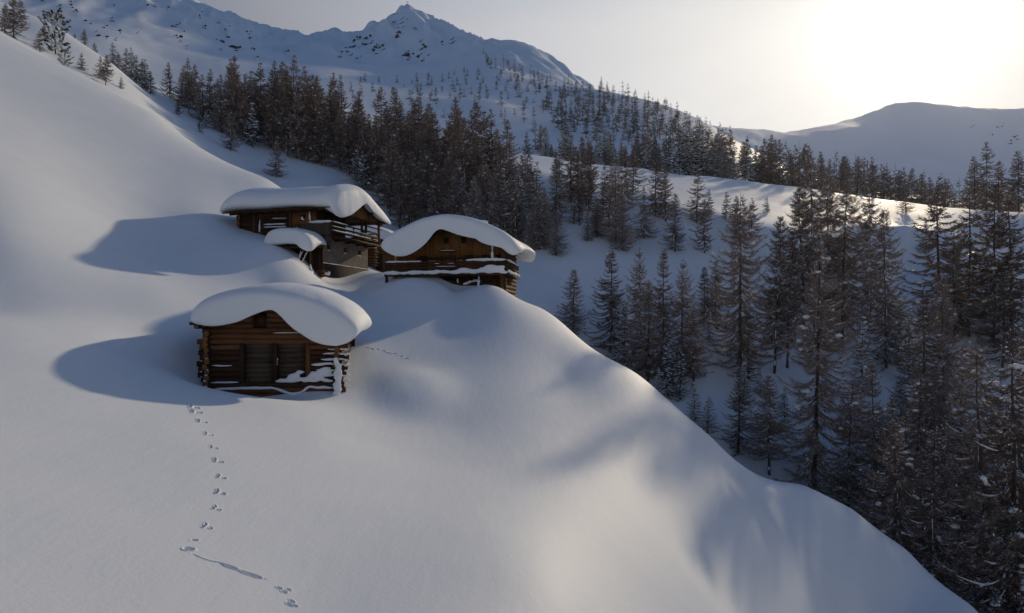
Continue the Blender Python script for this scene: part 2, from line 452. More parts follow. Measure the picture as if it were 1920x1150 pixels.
ICO_V = ICO_F = None
def ico():
    global ICO_V, ICO_F
    if ICO_V is None:
        bm = bmesh.new(); bmesh.ops.create_icosphere(bm, subdivisions=1, radius=1)
        ICO_V = np.array([v.co[:] for v in bm.verts]); ICO_F = np.array([[v.index for v in f.verts] for f in bm.faces]); bm.free()
    return ICO_V, ICO_F
def blobs(C, rad, rng, jit=0.25):
    """C (n,3), rad (n,3): lumpy rounded clods"""
    v, f = ico(); n = len(C)
    k = 1 + jit * (rng.random((n, len(v), 1)) - 0.5) * 2
    V = C[:, None] + v[None] * rad[:, None] * k
    Fc = f[None] + (np.arange(n) * len(v))[:, None, None]
    return V.reshape(-1, 3), Fc.reshape(-1, 3)

def conifer(seed, kind='larch', detail=2, snow=1.0, bare=0.14, wide=0.17, shape=0.8):
    """one 16 m tree -> Geo objects trunk, crown, snow.  detail 2 near, 1 middle distance, 0 far"""
    rng = np.random.default_rng(seed)
    H = 16.0
    trunk, crown, white = Geo(), Geo(), Geo()
    # trunk
    k = (12, 7, 4)[2 - detail]
    tz = np.linspace(-1.5, H, k)
    wob = np.cumsum(rng.normal(0, 0.05, (k, 2)), 0); wob -= wob[1]
    TP = np.concatenate([wob, tz[:, None]], 1)
    tr = 0.19 * np.clip(1 - tz / H, 0.02, 1.1) ** 0.9 + 0.012
    v, q = tubes(TP[None], tr[None], (8, 6, 4)[2 - detail]); trunk.add(v, q)
    def axis(z): return np.stack([np.interp(z, tz, TP[:, 0]), np.interp(z, tz, TP[:, 1]), z], -1)
    # branches
    nb = {'larch': (190, 105, 34), 'spruce': (150, 95, 36), 'pine': (80, 55, 26)}[kind][2 - detail]
    t = np.sort(bare + (0.985 - bare) * rng.random(nb) ** 0.92)
    az = np.arange(nb) * 2.39996 + rng.normal(0, 0.5, nb)
    if kind == 'pine': prof = np.clip(np.sin(np.clip((t - bare) / (1.03 - bare), 0, 1) ** 0.75 * math.pi) ** 0.6, 0.15, 1)
    else: prof = (1 - t) ** shape * (0.55 + 0.45 * np.clip((t - bare) / 0.15, 0, 1)) / (1 - 0.25) ** shape + 0.03
    L = H * wide * prof * (0.62 + 0.55 * rng.random(nb))
    sides_bias = rng.normal(0, 0.12, 2)
    L *= 1 + sides_bias[0] * np.cos(az) + sides_bias[1] * np.sin(az)
    kk = (6, 5, 3)[2 - detail]
    s = np.linspace(0, 1, kk)
    rise = {'larch': 0.46 * t - 0.32, 'spruce': 0.5 * t - 0.42, 'pine': 0.55 * t - 0.12}[kind] + rng.normal(0, 0.09, nb)
    curl = {'larch': 0.10, 'spruce': 0.16, 'pine': 0.35}[kind] * (0.5 + rng.random(nb))
    bend = rng.normal(0, 0.25, nb)
    A = az[:, None] + bend[:, None] * s[None] ** 2
    hor = L[:, None] * s[None]
    Pz = t[:, None] * H + L[:, None] * (rise[:, None] * s[None] - (0.16 if kind == 'larch' else 0.1) * np.sin(s[None] * math.pi) + curl[:, None] * s[None] ** 3)
    base = axis(t * H)
    P = np.stack([base[:, None, 0] + hor * np.cos(A), base[:, None, 1] + hor * np.sin(A), Pz], -1)
    br = (0.016 + 0.011 * L)[:, None] * (1 - 0.8 * s[None]) * (1.0 if detail == 2 else 1.3)
    v, q = tubes(P, br, 3); crown.add(v, q)
    def along(bi, u):
        x = u * (kk - 1); i = np.clip(x.astype(int), 0, kk - 2); f = (x - i)[:, None]
        return P[bi, i] * (1 - f) + P[bi, i + 1] * f, unit(P[bi, i + 1] - P[bi, i])
    # twigs or needle sprays: slim blades set along every branch
    nt = {'larch': (22000, 7000, 640), 'spruce': (13000, 4200, 640), 'pine': (26000, 9000, 380)}[kind][2 - detail]
    w = (L + 0.25) / (L + 0.25).sum()
    bi = rng.choice(nb, nt, p=w)
    lo = 0.5 if kind == 'pine' else 0.12
    u = lo + (1 - lo) * rng.random(nt) ** (1.1 if kind == 'larch' else 0.85)
    C, T = along(bi, u)
    side = unit(np.cross(T, np.array([0, 0, 1.0]))) * rng.choice([-1, 1], nt)[:, None]
    down = np.array([0, 0, -1.0])
    if kind == 'larch':
        D = T * (0.5 + 0.5 * rng.random((nt, 1))) + side * (0.2 + 0.8 * rng.random((nt, 1))) + down * (1.15 * rng.random((nt, 1)) - 0.35)
        ln = (0.22 + 0.5 * rng.random(nt)) * (1.25 - 0.6 * u) * (0.5 + 0.5 * np.minimum(L[bi] / 2.0, 1))
    elif kind == 'spruce':
        D = T * 0.8 + side * (0.15 + 0.85 * rng.random((nt, 1))) + down * (0.75 * rng.random((nt, 1)) - 0.05)
        ln = (0.22 + 0.4 * rng.random(nt)) * (1.2 - 0.6 * u) * (0.5 + 0.5 * np.minimum(L[bi] / 1.6, 1))
    else:
        D = T * 0.6 + rng.normal(0, 0.6, (nt, 3)) + np.array([0, 0, 0.25])
        ln = 0.25 + 0.3 * rng.random(nt)
    D = unit(D)
    wid = {'larch': (0.026, 0.06, 0.19), 'spruce': (0.04, 0.085, 0.24), 'pine': (0.07, 0.13, 0.22)}[kind][2 - detail] * (0.7 + 0.6 * rng.random(nt))
    if detail < 2: ln = ln * (1.25 if detail == 1 else 1.9)
    S = unit(np.cross(D, rng.normal(0, 1, (nt, 3))))
    mid = C + D * (ln * 0.5)[:, None] + down * (0.06 * ln * (1 if kind == 'larch' else 0))[:, None]
    tip = C + D * ln[:, None] + np.array([0, 0, 1.0]) * (0.10 * ln)[:, None] * (1 if kind == 'larch' else -0.5)
    V = np.stack([C - S * (wid * 0.5)[:, None], C + S * (wid * 0.5)[:, None], mid + S * (wid * 0.45)[:, None], mid - S * (wid * 0.45)[:, None], tip], 1)
    o = np.arange(nt)[:, None] * 5
    crown.add(V, o + np.array([[0, 1, 2, 3]]), o + np.array([[3, 2, 4]]))
    if detail == 2 and kind == 'larch':      # finer side shoots
        ns = 8000
        ti = rng.integers(0, nt, ns)
        C2 = C[ti] + D[ti] * (ln[ti] * (0.2 + 0.7 * rng.random(ns)))[:, None]
        D2 = unit(D[ti] * 0.6 + rng.normal(0, 0.6, (ns, 3)) + np.array([0, 0, -0.2])); l2 = 0.1 + 0.22 * rng.random(ns)
        S2 = unit(np.cross(D2, rng.normal(0, 1, (ns, 3)))) * 0.007
        V2 = np.stack([C2 - S2, C2 + S2, C2 + D2 * l2[:, None]], 1)
        crown.add(V2, np.arange(ns)[:, None] * 3 + np.array([[0, 1, 2]]))
    # snow lying along the branches and in clods on them
    if snow > 0:
        f = {'larch': 0.6, 'spruce': 0.85, 'pine': 0.9}[kind] * min(1.0, snow)
        pick = np.where(rng.random(nb) < f)[0]
        if len(pick):
            u0 = 0.1 + 0.45 * rng.random(len(pick)); u1 = u0 + (0.22 + 0.4 * rng.random(len(pick)))
            u1 = np.minimum(u1, 0.99)
            m = 5
            SP = np.stack([along(pick, u0 + (u1 - u0) * j / (m - 1))[0] for j in range(m)], 1)
            wsn = {'larch': 0.036, 'spruce': 0.12, 'pine': 0.16}[kind] * (0.6 + 0.8 * rng.random(len(pick))) * (1, 1.25, 1.9)[2 - detail]
            rad = wsn[:, None] * np.array([0.25, 0.9, 1.1, 0.8, 0.2])[None] * (0.7 + 0.6 * rng.random((len(pick), m)))
            SP[..., 2] += rad * 0.55
            v, q = tubes(SP, rad, (5, 4, 3)[2 - detail]); white.add(v, q)
        nbl = int({'larch': (150, 80, 12), 'spruce': (190, 110, 34), 'pine': (150, 90, 30)}[kind][2 - detail] * snow)
        bi = rng.choice(nb, nbl, p=w); u = 0.15 + 0.8 * rng.random(nbl)
        if kind == 'larch':
            u = np.clip(u + 0.04 * rng.normal(size=nbl), 0.1, 0.98); rep_ = rng.integers(0, max(1, nbl // 4), nbl); bi = bi[rep_]; u = np.clip(u[rep_] + rng.normal(0, 0.05, nbl), 0.08, 0.98)
        C, T = along(bi, u)
        C = C + rng.normal(0, 0.04, C.shape)
        r0 = {'larch': 0.045 + 0.17 * rng.random(nbl) ** 3, 'spruce': 0.10 + 0.20 * rng.random(nbl) ** 1.5, 'pine': 0.14 + 0.24 * rng.random(nbl)}[kind] * (1, 1.15, 1.6)[2 - detail]
        rad = np.stack([r0 * (1 + 0.8 * np.abs(T[:, 0])), r0 * (1 + 0.8 * np.abs(T[:, 1])), r0 * 0.7], -1)
        v, q = blobs(C + np.array([0, 0, 1.0]) * (r0 * 0.4)[:, None], rad, rng, 0.3); white.add(v, q)
        if detail > 0:        # a dusting caught on the twigs
            nd = int({'larch': (2600, 900), 'spruce': (4200, 1500), 'pine': (3000, 1200)}[kind][2 - detail] * min(1.3, snow + 0.3))
            bi = rng.choice(nb, nd, p=w * (1.35 - t) / (w * (1.35 - t)).sum()); u = 0.15 + 0.85 * rng.random(nd)
            C, T = along(bi, u)
            C = C + rng.normal(0, 0.10, (nd, 3)) + np.array([0, 0, 0.02])
            D = unit(T + rng.normal(0, 0.4, (nd, 3)) * np.array([1, 1, 0.4])); ln = (0.10 + 0.22 * rng.random(nd)) * (1 if detail == 2 else 1.3)
            S = unit(np.cross(D, np.array([0, 0, 1.0]))) * (ln * 0.20)[:, None]
            up = np.array([0, 0, 1.0]) * (ln * 0.10)[:, None]
            V = np.stack([C, C + D * (ln * 0.5)[:, None] + S, C + D * ln[:, None], C + D * (ln * 0.5)[:, None] - S, C + D * (ln * 0.5)[:, None] + up], 1)
            o = np.arange(nd)[:, None] * 5
            white.add(V, o + np.array([[0, 1, 4]]), o + np.array([[1, 2, 4]]), o + np.array([[2, 3, 4]]), o + np.array([[3, 0, 4]]))
        if detail > 0:        # plastered on the windward side of the trunk
            nz = int(14 * snow); zz = H * (0.05 + 0.6 * rng.random(nz))
            C = axis(zz); rt = np.interp(zz, tz, tr)
            C[:, 0] -= rt * 0.7; C[:, 1] -= rt * 0.4
            r0 = rt * (0.5 + 0.3 * rng.random(nz))
            v, q = blobs(C, np.stack([r0, r0, 0.2 + 0.5 * rng.random(nz)], -1), rng, 0.25); white.add(v, q)
    return trunk, crown, white

TREE = {}       # (kind, detail) -> list of (trunk mesh, crown mesh, snow mesh) or one joined mesh for the far ones
def tree_kinds():
    leaf = {'larch': M_TWIG, 'spruce': M_NEEDLE, 'pine': M_PINE}
    word = {'larch': 'larch', 'spruce': 'spruce', 'pine': 'pine'}
    plan = {('larch', 2): [dict(snow=0.8, wide=0.24, bare=0.06, shape=0.78), dict(snow=1.3, wide=0.27, bare=0.04, shape=0.9), dict(snow=0.9, wide=0.21, bare=0.16, shape=0.66), dict(snow=1.8, wide=0.27, bare=0.03, shape=0.95), dict(snow=0.7, wide=0.28, bare=0.10, shape=0.8), dict(snow=1.0, wide=0.22, bare=0.05, shape=0.72)],
            ('larch', 1): [dict(snow=0.6, wide=0.24, bare=0.06, shape=0.95), dict(snow=1.1, wide=0.26, bare=0.04, shape=1.0), dict(snow=0.7, wide=0.21, bare=0.18, shape=0.8), dict(snow=0.4, wide=0.26, bare=0.08, shape=0.95)],
            ('larch', 0): [dict(snow=0.1, wide=0.24, bare=0.03, shape=0.9), dict(snow=0.25, wide=0.22, bare=0.03, shape=0.9), dict(snow=0.1, wide=0.28, bare=0.02, shape=0.9)],
            ('spruce', 2): [dict(snow=0.9, wide=0.2, bare=0.03), dict(snow=1.3, wide=0.17, bare=0.03), dict(snow=0.5, wide=0.16, bare=0.02)],
            ('spruce', 1): [dict(snow=0.9, wide=0.2, bare=0.03), dict(snow=1.4, wide=0.19, bare=0.02), dict(snow=0.4, wide=0.16, bare=0.03)],
            ('spruce', 0): [dict(snow=0.35, wide=0.2, bare=0.02), dict(snow=0.1, wide=0.22, bare=0.02)],
            ('pine', 2): [dict(snow=1.5, wide=0.27, bare=0.03)], ('pine', 1): [dict(snow=1.5, wide=0.27, bare=0.03)]}
    for (kind, det), variants in plan.items():
        out = []
        for i, kw in enumerate(variants):
            tr, cw, wh = conifer(100 + 17 * i + det * 7 + len(kind), kind, det, **kw)
            if det == 0:
                g = Geo()
                for src, mi in ((tr, 0), (cw, 1), (wh, 2)):
                    off = g.n
                    for vv in src.v: g.v.append(vv); g.n += len(vv)
                    for ff in src.f: g.f.append(ff + off); g.m.append(np.full(len(ff), mi))
                out.append(g.mesh(word[kind] + '_tree', [M_BARK, leaf[kind], M_SNOW]))
            else:
                out.append((tr.mesh('trunk', [M_BARK]), cw.mesh('crown', [leaf[kind]], False), wh.mesh('snow_load', [M_SNOW]) if wh.v else None))
        TREE[(kind, det)] = out

TREE_XY = []
FAR_LARCH = []
def join_far_larches():
    g = Geo(); cache = {}
    for me, loc, rz, sc in FAR_LARCH:
        if me.name not in cache:
            co = np.empty(len(me.vertices) * 3, dtype=np.float32); me.vertices.foreach_get('co', co)
            fs = {}
            for p in me.polygons: fs.setdefault((len(p.vertices), p.material_index), []).append(list(p.vertices))
            cache[me.name] = (co.reshape(-1, 3), {k: np.array(f) for k, f in fs.items()})
        co, fs = cache[me.name]
        c_, s_ = math.cos(rz), math.sin(rz); q = co * np.array(sc)
        V = np.stack([q[:, 0] * c_ - q[:, 1] * s_, q[:, 0] * s_ + q[:, 1] * c_, q[:, 2]], 1) + np.array(loc)
        off = g.n; g.v.append(V); g.n += len(V)
        for (k, mi), f in fs.items(): g.f.append(f + off); g.m.append(np.full(len(f), mi))
    o = link_obj('distant_larches', g.mesh('distant_larches', [M_BARK, M_TWIG, M_SNOW]))
    tag(o, 'scattering of tiny bare larches far up the mountain side', 'trees', kind='stuff')

def plant(kind, x, y, h, label, group=None, detail=None, variant=None, lean=0.02, slim=1.0):
    d = math.hypot(x, y)
    if detail is None: detail = 2 if d < 118 and h > 3.5 else 1 if d < 290 else 0
    var = TREE[(kind, detail)]
    v = var[(variant if variant is not None else RNG.randrange(99)) % len(var)]
    z = gz(x, y)
    s = h / 16.0
    w = s * slim * (RNG.uniform(1.0, 1.2) if h > 9 and detail == 1 else RNG.uniform(0.72, 0.92) if h > 13 else RNG.uniform(0.95, 1.2) if h > 8 else RNG.uniform(1.1, 1.3))
    if h < 6: w *= 1.1
    nm = {'larch': 'larch_tree', 'spruce': 'spruce_tree', 'pine': 'pine_tree'}[kind]
    if detail == 0 and kind == 'larch':
        FAR_LARCH.append((v, (x, y, z - 0.05), RNG.uniform(0, 6.283), (w, w, s))); return None
    if detail == 0:
        o = bpy.data.objects.new(nm, v); COL.objects.link(o)
    else:
        o = empty(nm, (0, 0, 0))
        for part, me in zip(('trunk', 'crown', 'snow_load'), v):
            if me is None: continue
            q = bpy.data.objects.new(part, me); COL.objects.link(q); q.parent = o
            if part == 'snow_load': q['kind'] = 'stuff'
    o.location = (x, y, z - 0.05)
    o.rotation_euler = (RNG.gauss(0, lean), RNG.gauss(0, lean), RNG.uniform(0, 6.283))
    o.scale = (w, w, s)
    tag(o, label, 'tree', group)
    TREE_XY.append((x, y, h))
    return o

def plant_at(kind, px, top, label, base=None, Y=None, y0=60, group=None, **kw):
    """a tree whose tip and foot show at these picture rows, standing on the snow there"""
    if Y is None:
        p = ray_hit(px, base, y0)
        if p is None: return None
        x, y = p[0], p[1]
    else:
        x, y = (px - CX) / F * Y, Y
    h = (HY - top) / F * y - gz(x, y)
    return plant(kind, x, y, max(h, 1.2), label, group, **kw)

def in_poly(x, y, poly):
    ins = False; j = len(poly) - 1
    for i in range(len(poly)):
        (xi, yi), (xj, yj) = poly[i], poly[j]
        if (yi > y) != (yj > y) and x < (xj - xi) * (y - yi) / (yj - yi) + xi: ins = not ins
        j = i
    return ins

def grid_hits(poly, n, y0, seed, spacing):
    """scatter points over a stretch of slope, no two closer than spacing"""
    rg = random.Random(seed); xs = [p[0] for p in poly]; ys = [p[1] for p in poly]; out = []
    tries = 0
    while len(out) < n and tries < n * 14:
        tries += 1
        px, py = rg.uniform(min(xs), max(xs)), rg.uniform(min(ys), max(ys))
        if not in_poly(px, py, poly): continue
        p = ray_hit(px, py, y0)
        if p is None: continue
        if any((p[0] - q[0]) ** 2 + (p[1] - q[1]) ** 2 < spacing ** 2 for q in out): continue
        out.append(p)
    return out, rg

def gully_where(px):
    a = [(1180, 'second from the huts'), (1225, 'with the white-plastered trunk'), (1270, 'by the white-laden spruces at the brow'), (1345, 'in the open part of the gully'), (1410, 'by the tall straight larch'), (1450, 'left of the wide larch'), (1490, 'under the wide larch'), (1525, 'at the left of the big group'), (1560, 'in the middle of the big group'), (1600, 'at the right of the big group'), (1660, 'beside the open snow lane'), (1690, 'under the long-armed larch'), (1720, 'by the dark spire spruce'), (1745, 'by the bare lower trunks'), (1785, 'right of the bare lower trunks'), (1820, 'below the clear-tipped brown larch'), (1860, 'above the lower right corner'), (1890, 'near the dense right-edge larches'), (1935, 'against the right edge'), (1955, 'cut by the right edge'), (1970, 'cut by the right edge low down'), (9999, 'in the lower right corner')]
    return next(q for m, q in a if px < m)
def wood_label(k, x, y, h):
    px = CX + F * x / y; row = (HY - gz(x, y) / y * F); tall = h / y * F
    a = [(340, 'at the left end of the dense wood'), (400, 'left of the dense wood, over the snowy dip'), (460, 'above the left eave of the long chalet'), (520, 'above the left half of the long chalet roof'), (580, 'above the middle of the long chalet roof'),
         (640, 'above the right half of the long chalet roof'), (700, 'over the gable of the long chalet'), (760, 'over the gap between the two chalets'), (820, 'over the left roof of the balcony chalet'), (880, 'over the roof top of the balcony chalet'), (940, 'over the right roof of the balcony chalet'), (2000, 'at the right end of the dense wood')]
    where = next(q for m, q in a if px < m)
    lo = np.interp(px, [300, 420, 560, 700, 860, 980], [200, 250, 298, 380, 450, 468]); hi = np.interp(px, [300, 450, 620, 800, 980], [165, 205, 235, 285, 400])
    f = (row - hi) / max(1, lo - hi)
    depth = 'front-row' if f > 0.66 else 'middle-row' if f > 0.33 else 'back-row'
    size = 'tall' if tall > 118 else 'short' if tall < 92 else 'mid-sized'
    return '%s %s %s %s' % (size, depth, 'bare brown larch' if k == 'larch' else 'snow-dusted spruce', where)
def belt_label(k, px, tall):
    a = [(1060, 'above the left end of the sunlit bench'), (1140, 'above the left part of the bench'), (1220, 'behind the tall larch pair on the bench'), (1300, 'behind the larches under the bench'), (1380, 'near the little white crest spruce'), (1460, 'right of the little white crest spruce'), (1540, 'behind the big gully group'), (1640, 'right of the big gully group'), (1740, 'above the snowy clearing'), (1840, 'left of the reddish crest larches'), (3000, 'at the far right of the belt')]
    return '%s %s of the far belt %s' % ('tall' if tall > 85 else 'low' if tall < 62 else 'medium', 'brown larch' if k == 'larch' else 'dark spruce', next(q for m, q in a if px < m))
def forest():
    tree_kinds()
    # ---- single trees of the gully and the slope across from the huts
    L = [
     # kind, px, top, base or None, depth or None, near limit, label
     ('larch', 1076, 503, 628, None, 'dark young larch peeping over the snow brow just right of the huts'),
     ('larch', 1144, 468, 660, None, 'straight bare larch behind the snow brow, second of the row from the huts'),
     ('larch', 1198, 462, 700, None, 'snow-streaked larch behind the snow brow with a white-plastered trunk'),
     ('larch', 1240, 466, 700, None, 'slim bare larch tight beside the snow-streaked larch at the brow'),
     ('larch', 1279, 484, 706, None, 'broad dark larch above the white-laden little spruces at the brow'),
     ('larch', 1320, 498, 612, None, 'pale thin larch with its foot showing in the shaded gully'),
     ('larch', 1343, 484, 606, None, 'grey-brown larch beside the pale thin larch in the gully'),
     ('larch', 1386, 362, 712, None, 'tall straight larch with a clear lower trunk left of the big larch group'),
     ('spruce', 1404, 560, 712, None, 'snow-plastered spruce at the foot of the tall straight larch'),
     ('larch', 1452, 402, 700, None, 'wide larch with snow clods on its upper arms left of the big larch group'),
     ('larch', 1476, 430, 690, None, 'dark larch squeezed between the wide larch and the big larch group'),
     ('larch', 1530, 272, 650, None, 'tallest larch of the big group in the middle of the gully'),
     ('larch', 1556, 318, 640, None, 'brown larch behind the tallest larch of the big group'),
     ('larch', 1579, 330, 652, None, 'full dark larch on the right flank of the big group'),
     ('larch', 1508, 345, 640, None, 'brown larch on the left shoulder of the big group'),
     ('larch', 1526, 462, 928, None, 'big dark larch with long drooping snow-edged boughs in the near gully'),
     ('larch', 1630, 330, 610, None, 'rust-brown larch right of the open snow lane in the gully'),
     ('larch', 1661, 388, 690, None, 'long-armed larch in front of the rust-brown larch beside the snow lane'),
     ('spruce', 1683, 560, 686, None, 'snowy spruce at the foot of the long-armed larch'),
     ('spruce', 1617, 590, 735, None, 'white-coated young spruce leaning in the snow lane'),
     ('larch', 1764, 345, 612, None, 'tall open-branched larch right of the snowy clearing'),
     ('larch', 1790, 420, 640, None, 'larch with snow in its crown right of the tall open-branched larch'),
     ('larch', 1816, 352, 630, None, 'brown larch with a clear tip between the clearing and the right edge'),
     ('larch', 1862, 350, 640, None, 'dense larch among the dark stand near the right edge'),
     ('larch', 1898, 372, 652, None, 'dark larch standing at the very right edge of the view'),
     ('larch', 1740, 540, 830, None, 'dark larch with several bare lower trunks below the clearing'),
     ('larch', 1772, 520, 800, None, 'brown larch close behind the larch with bare lower trunks'),
     ('spruce', 1706, 570, 722, None, 'slim dark-green spruce left of the bare lower trunks'),
     ('larch', 1640, 672, 985, None, 'pale brown larch in the lower gully right of the big drooping larch'),
     ('larch', 1716, 700, 1030, None, 'pale young larch beside the small spire of dark spruce'),
     ('spruce', 1690, 702, 800, None, 'small dark spire-shaped spruce standing alone on the gully floor'),
     ('larch', 1442, 702, 890, None, 'thin fan-branched larch left of the big drooping larch'),
     ('larch', 1384, 692, 850, None, 'airy young larch low in the gully above the snow brow'),
     ('spruce', 1302, 716, 790, None, 'small dark spruce poking over the snow brow'),
     ('spruce', 1327, 740, 812, None, 'smaller dark spruce just right of the one poking over the brow'),
     ('spruce', 1252, 642, 745, None, 'white-laden spruce in front of the larches at the brow'),
     ('spruce', 1275, 655, 750, None, 'white-laden bushy spruce right of its twin at the brow'),
     ('larch', 1852, 640, None, 48, 'large grey larch with snow clods on bare arms in the lower right corner'),
     ('larch', 1915, 610, None, 46, 'massive dark larch cut by the right edge low in the view'),
     ('larch', 1800, 720, None, 52, 'dark larch with thin bare branches behind the lower right corner'),
     ('larch', 1755, 800, None, 48, 'low spreading larch at the edge of the near snow slope'),
     ('larch', 1680, 780, None, 50, 'thin dark larch rising just behind the near snow slope'),
     ('larch', 1590, 720, 950, None, 'slim brown larch right behind the big drooping larch'),
     ('larch', 1000, 392, 470, None, 'bushy larch low beside the right roof edge of the balcony chalet'),
     ('larch', 1024, 372, 462, None, 'slender larch just above the right roof edge of the balcony chalet'),
     ('spruce', 988, 412, 456, None, 'small snowy spruce touching the right roof of the balcony chalet'),
     ('larch', 1120, 372, 440, None, 'grey larch between the lowest larches and the tall narrow one'),
     ('larch', 1668, 735, None, 60, 'thin-topped larch left of the little dark spire spruce'),
     ('larch', 1735, 690, None, 61, 'full grey larch under the larch with bare lower trunks'),
     ('larch', 1768, 655, None, 63, 'grey larch right of the full grey larch in the lower gully'),
     ('larch', 1798, 640, None, 60, 'dense larch left of the large grey corner larch'),
     ('larch', 1694, 770, None, 56, 'low bushy larch below the little dark spire spruce'),
     # ---- the open slope under the sunlit bench
     ('larch', 1266, 362, 472, None, 'dark larch with a snowy foot on the open blue slope'),
     ('larch', 1306, 318, 418, None, 'brown larch just under the sunlit bench'),
     ('spruce', 1329, 352, 408, None, 'small dark spruce touching the brown larch under the bench'),
     ('larch', 1321, 372, 474, None, 'larch with a tiny snowy seedling at its foot on the open slope'),
     ('spruce', 1361, 357, 412, None, 'snow-dusted spruce standing alone below the sunlit bench'),
     ('larch', 1384, 366, 450, None, 'pale larch right of the lone snow-dusted spruce'),
     ('larch', 1408, 370, 448, None, 'thin larch with a curved side branch below the bench'),
     ('spruce', 1438, 368, 400, None, 'tiny crooked spruce on the sunlit snow of the bench'),
     ('spruce', 1352, 310, 334, None, 'little white spruce on the crest line of the bench'),
     ('spruce', 1735, 410, 476, None, 'small dark-green spruce in the bright clearing'),
     ('larch', 1698, 348, 400, None, 'bushy round larch on the bench above the clearing'),
     ('larch', 1208, 348, 448, None, 'straight dark larch on the blue slope beside the larch pair'),
     ('larch', 1229, 298, 405, None, 'left larch of the tall pair under the bench'),
     ('larch', 1248, 302, 415, None, 'right larch of the tall pair under the bench'),
     ('larch', 1187, 272, 366, None, 'larch with a round crown on a long bare stem'),
     ('larch', 1155, 290, 455, None, 'tall narrow larch in the middle of the slope behind the huts'),
     ('larch', 1168, 375, 470, None, 'short dense larch in front of the tall narrow larch'),
     ('spruce', 1134, 304, 362, None, 'snow-covered spruce between the larches on the bench edge'),
     ('larch', 1104, 318, 400, None, 'dark larch on the left part of the bench edge'),
     ('spruce', 1101, 392, 452, None, 'snowy spruce low on the slope behind the huts'),
     ('larch', 1090, 256, 382, None, 'tall brown larch rising over the bench'),
     ('larch', 1070, 252, 378, None, 'tall brown larch twin rising over the bench'),
     ('larch', 1042, 292, 420, None, 'larch with a snow-plastered trunk at the end of the dense wood'),
     ('larch', 1012, 345, 468, None, 'grey larch at the lower corner of the dense wood'),
     ('larch', 1043, 395, 480, None, 'short bushy larch lowest on the slope above the biggest chalet'),
     ('spruce', 1076, 362, 420, None, 'frosted spruce beside the bushy larches above the biggest chalet'),
     ('larch', 1850, 264, None, 176, 'tall reddish larch on the bench crest near the right edge'),
     ('larch', 1828, 290, None, 174, 'slimmer larch left of the tall reddish larch on the crest'),
     ('larch', 1872, 300, None, 176, 'larch right of the tall reddish larch on the crest'),
     ('larch', 1910, 280, None, 172, 'reddish larch on the crest cut by the right edge'),
     # ---- upper left
     ('pine', 104, 18, None, 115, 'big bushy stone pine thick with snow on the upper left brow'),
     ('pine', 122, 92, None, 105, 'low snowy pine bush at the foot of the big stone pine'),
     ('larch', 74, 58, None, 109, 'small brown larch left of the big stone pine'),
     ('larch', 84, 45, None, 121, 'brown larch tucked behind the big stone pine'),
     ('larch', 26, -12, None, 109, 'larch with two thin trunks near the upper left corner'),
     ('larch', 8, 5, None, 111, 'dark larch at the upper left corner'),
     ('larch', 40, -5, None, 127, 'thin larch behind the two-trunked larch in the upper left corner'),
     ('larch', 158, 55, None, 151, 'dark brown larch right of the big stone pine'),
     ('larch', 140, 62, None, 149, 'slim larch between the stone pine and the dark brown larch'),
     ('larch', 178, 80, None, 149, 'short larch at the right end of the ridge clump by the stone pine'),
     ('larch', 153, 98, 132, None, 'little lone larch on the sunlit shelf below the ridge clump'),
     ('larch', 198, 102, 160, None, 'brown larch with spreading boughs on the upper left brow'),
     ('larch', 188, 104, 148, None, 'larch just behind the spreading brown larch on the brow'),
     ('spruce', 226, 143, 166, None, 'little frosted spruce right of the spreading brown larch'),
     ('spruce', 273, 146, 166, None, 'little frosted spruce on the shelf left of the dense wood'),
     ('larch', 333, 182, 216, None, 'tiny larch on the slope below the left end of the dense wood'),
     ('larch', 518, 262, 332, None, 'thin larch on a bare stem below the dense wood'),
     ('spruce', 374, 214, 248, None, 'snowy spruce below the left end of the dense wood'),
     ('spruce', 385, 205, 240, None, 'taller snowy spruce of the pair below the dense wood'),
     ('larch', 433, 205, 282, None, 'dark full larch at the lower edge of the dense wood'),
    ]
    for kind, px, top, base, Y, label in L:
        y0 = 94 if px < 560 else 86 if px < 1050 else 64 if px < 1420 else 52
        if px < 450: y0 = float(np.interp(px, [0, 100, 200, 300, 400, 450], [108, 106, 104, 101, 98, 96]))
        plant_at(kind, px, top, label, base=base, Y=Y, y0=y0)
    # ---- ridge clump of small trees, upper left
    for i, (px, h) in enumerate([(212, 6), (222, 5), (236, 7), (246, 8), (256, 7), (266, 8), (274, 9), (282, 6)]):
        Y = 146 + (i % 3) * 3
        plant('larch' if i % 3 else 'spruce', (px - CX) / F * Y, Y, h * RNG.uniform(0.75, 1.0), 'small dark tree in the clump on the left ridge beyond the brow', 'trees on the left ridge')
    # ---- the dense wood behind the huts
    g = 'trees of the dense wood behind the huts'
    pts, rg = grid_hits([(300, 196), (350, 212), (420, 252), (500, 292), (560, 300), (640, 326), (700, 380), (740, 430), (860, 455), (900, 458), (980, 470), (985, 420), (965, 350), (900, 315), (800, 285), (690, 262), (620, 235), (540, 215), (450, 205), (380, 190), (320, 168)], 180, 100, 5, 2.4)
    for p in pts:
        pxx = CX + F * p[0] / p[1]
        back = max(0.0, (p[1] - 125) / 80)
        h = rg.uniform(0.078, 0.117) * p[1] * (1 - 0.28 * back)
        if pxx < 400: h *= 0.72
        k = 'spruce' if rg.random() < 0.27 else 'larch'
        if k == 'spruce': h *= rg.uniform(0.55, 0.9)
        plant(k, p[0], p[1], h, wood_label(k, p[0], p[1], h), g)
    # ---- slope at the right end of that wood, thinner
    pts, rg = grid_hits([(985, 330), (1120, 345), (1240, 380), (1250, 430), (1180, 455), (1080, 455), (1010, 440)], 12, 88, 9, 3.5)
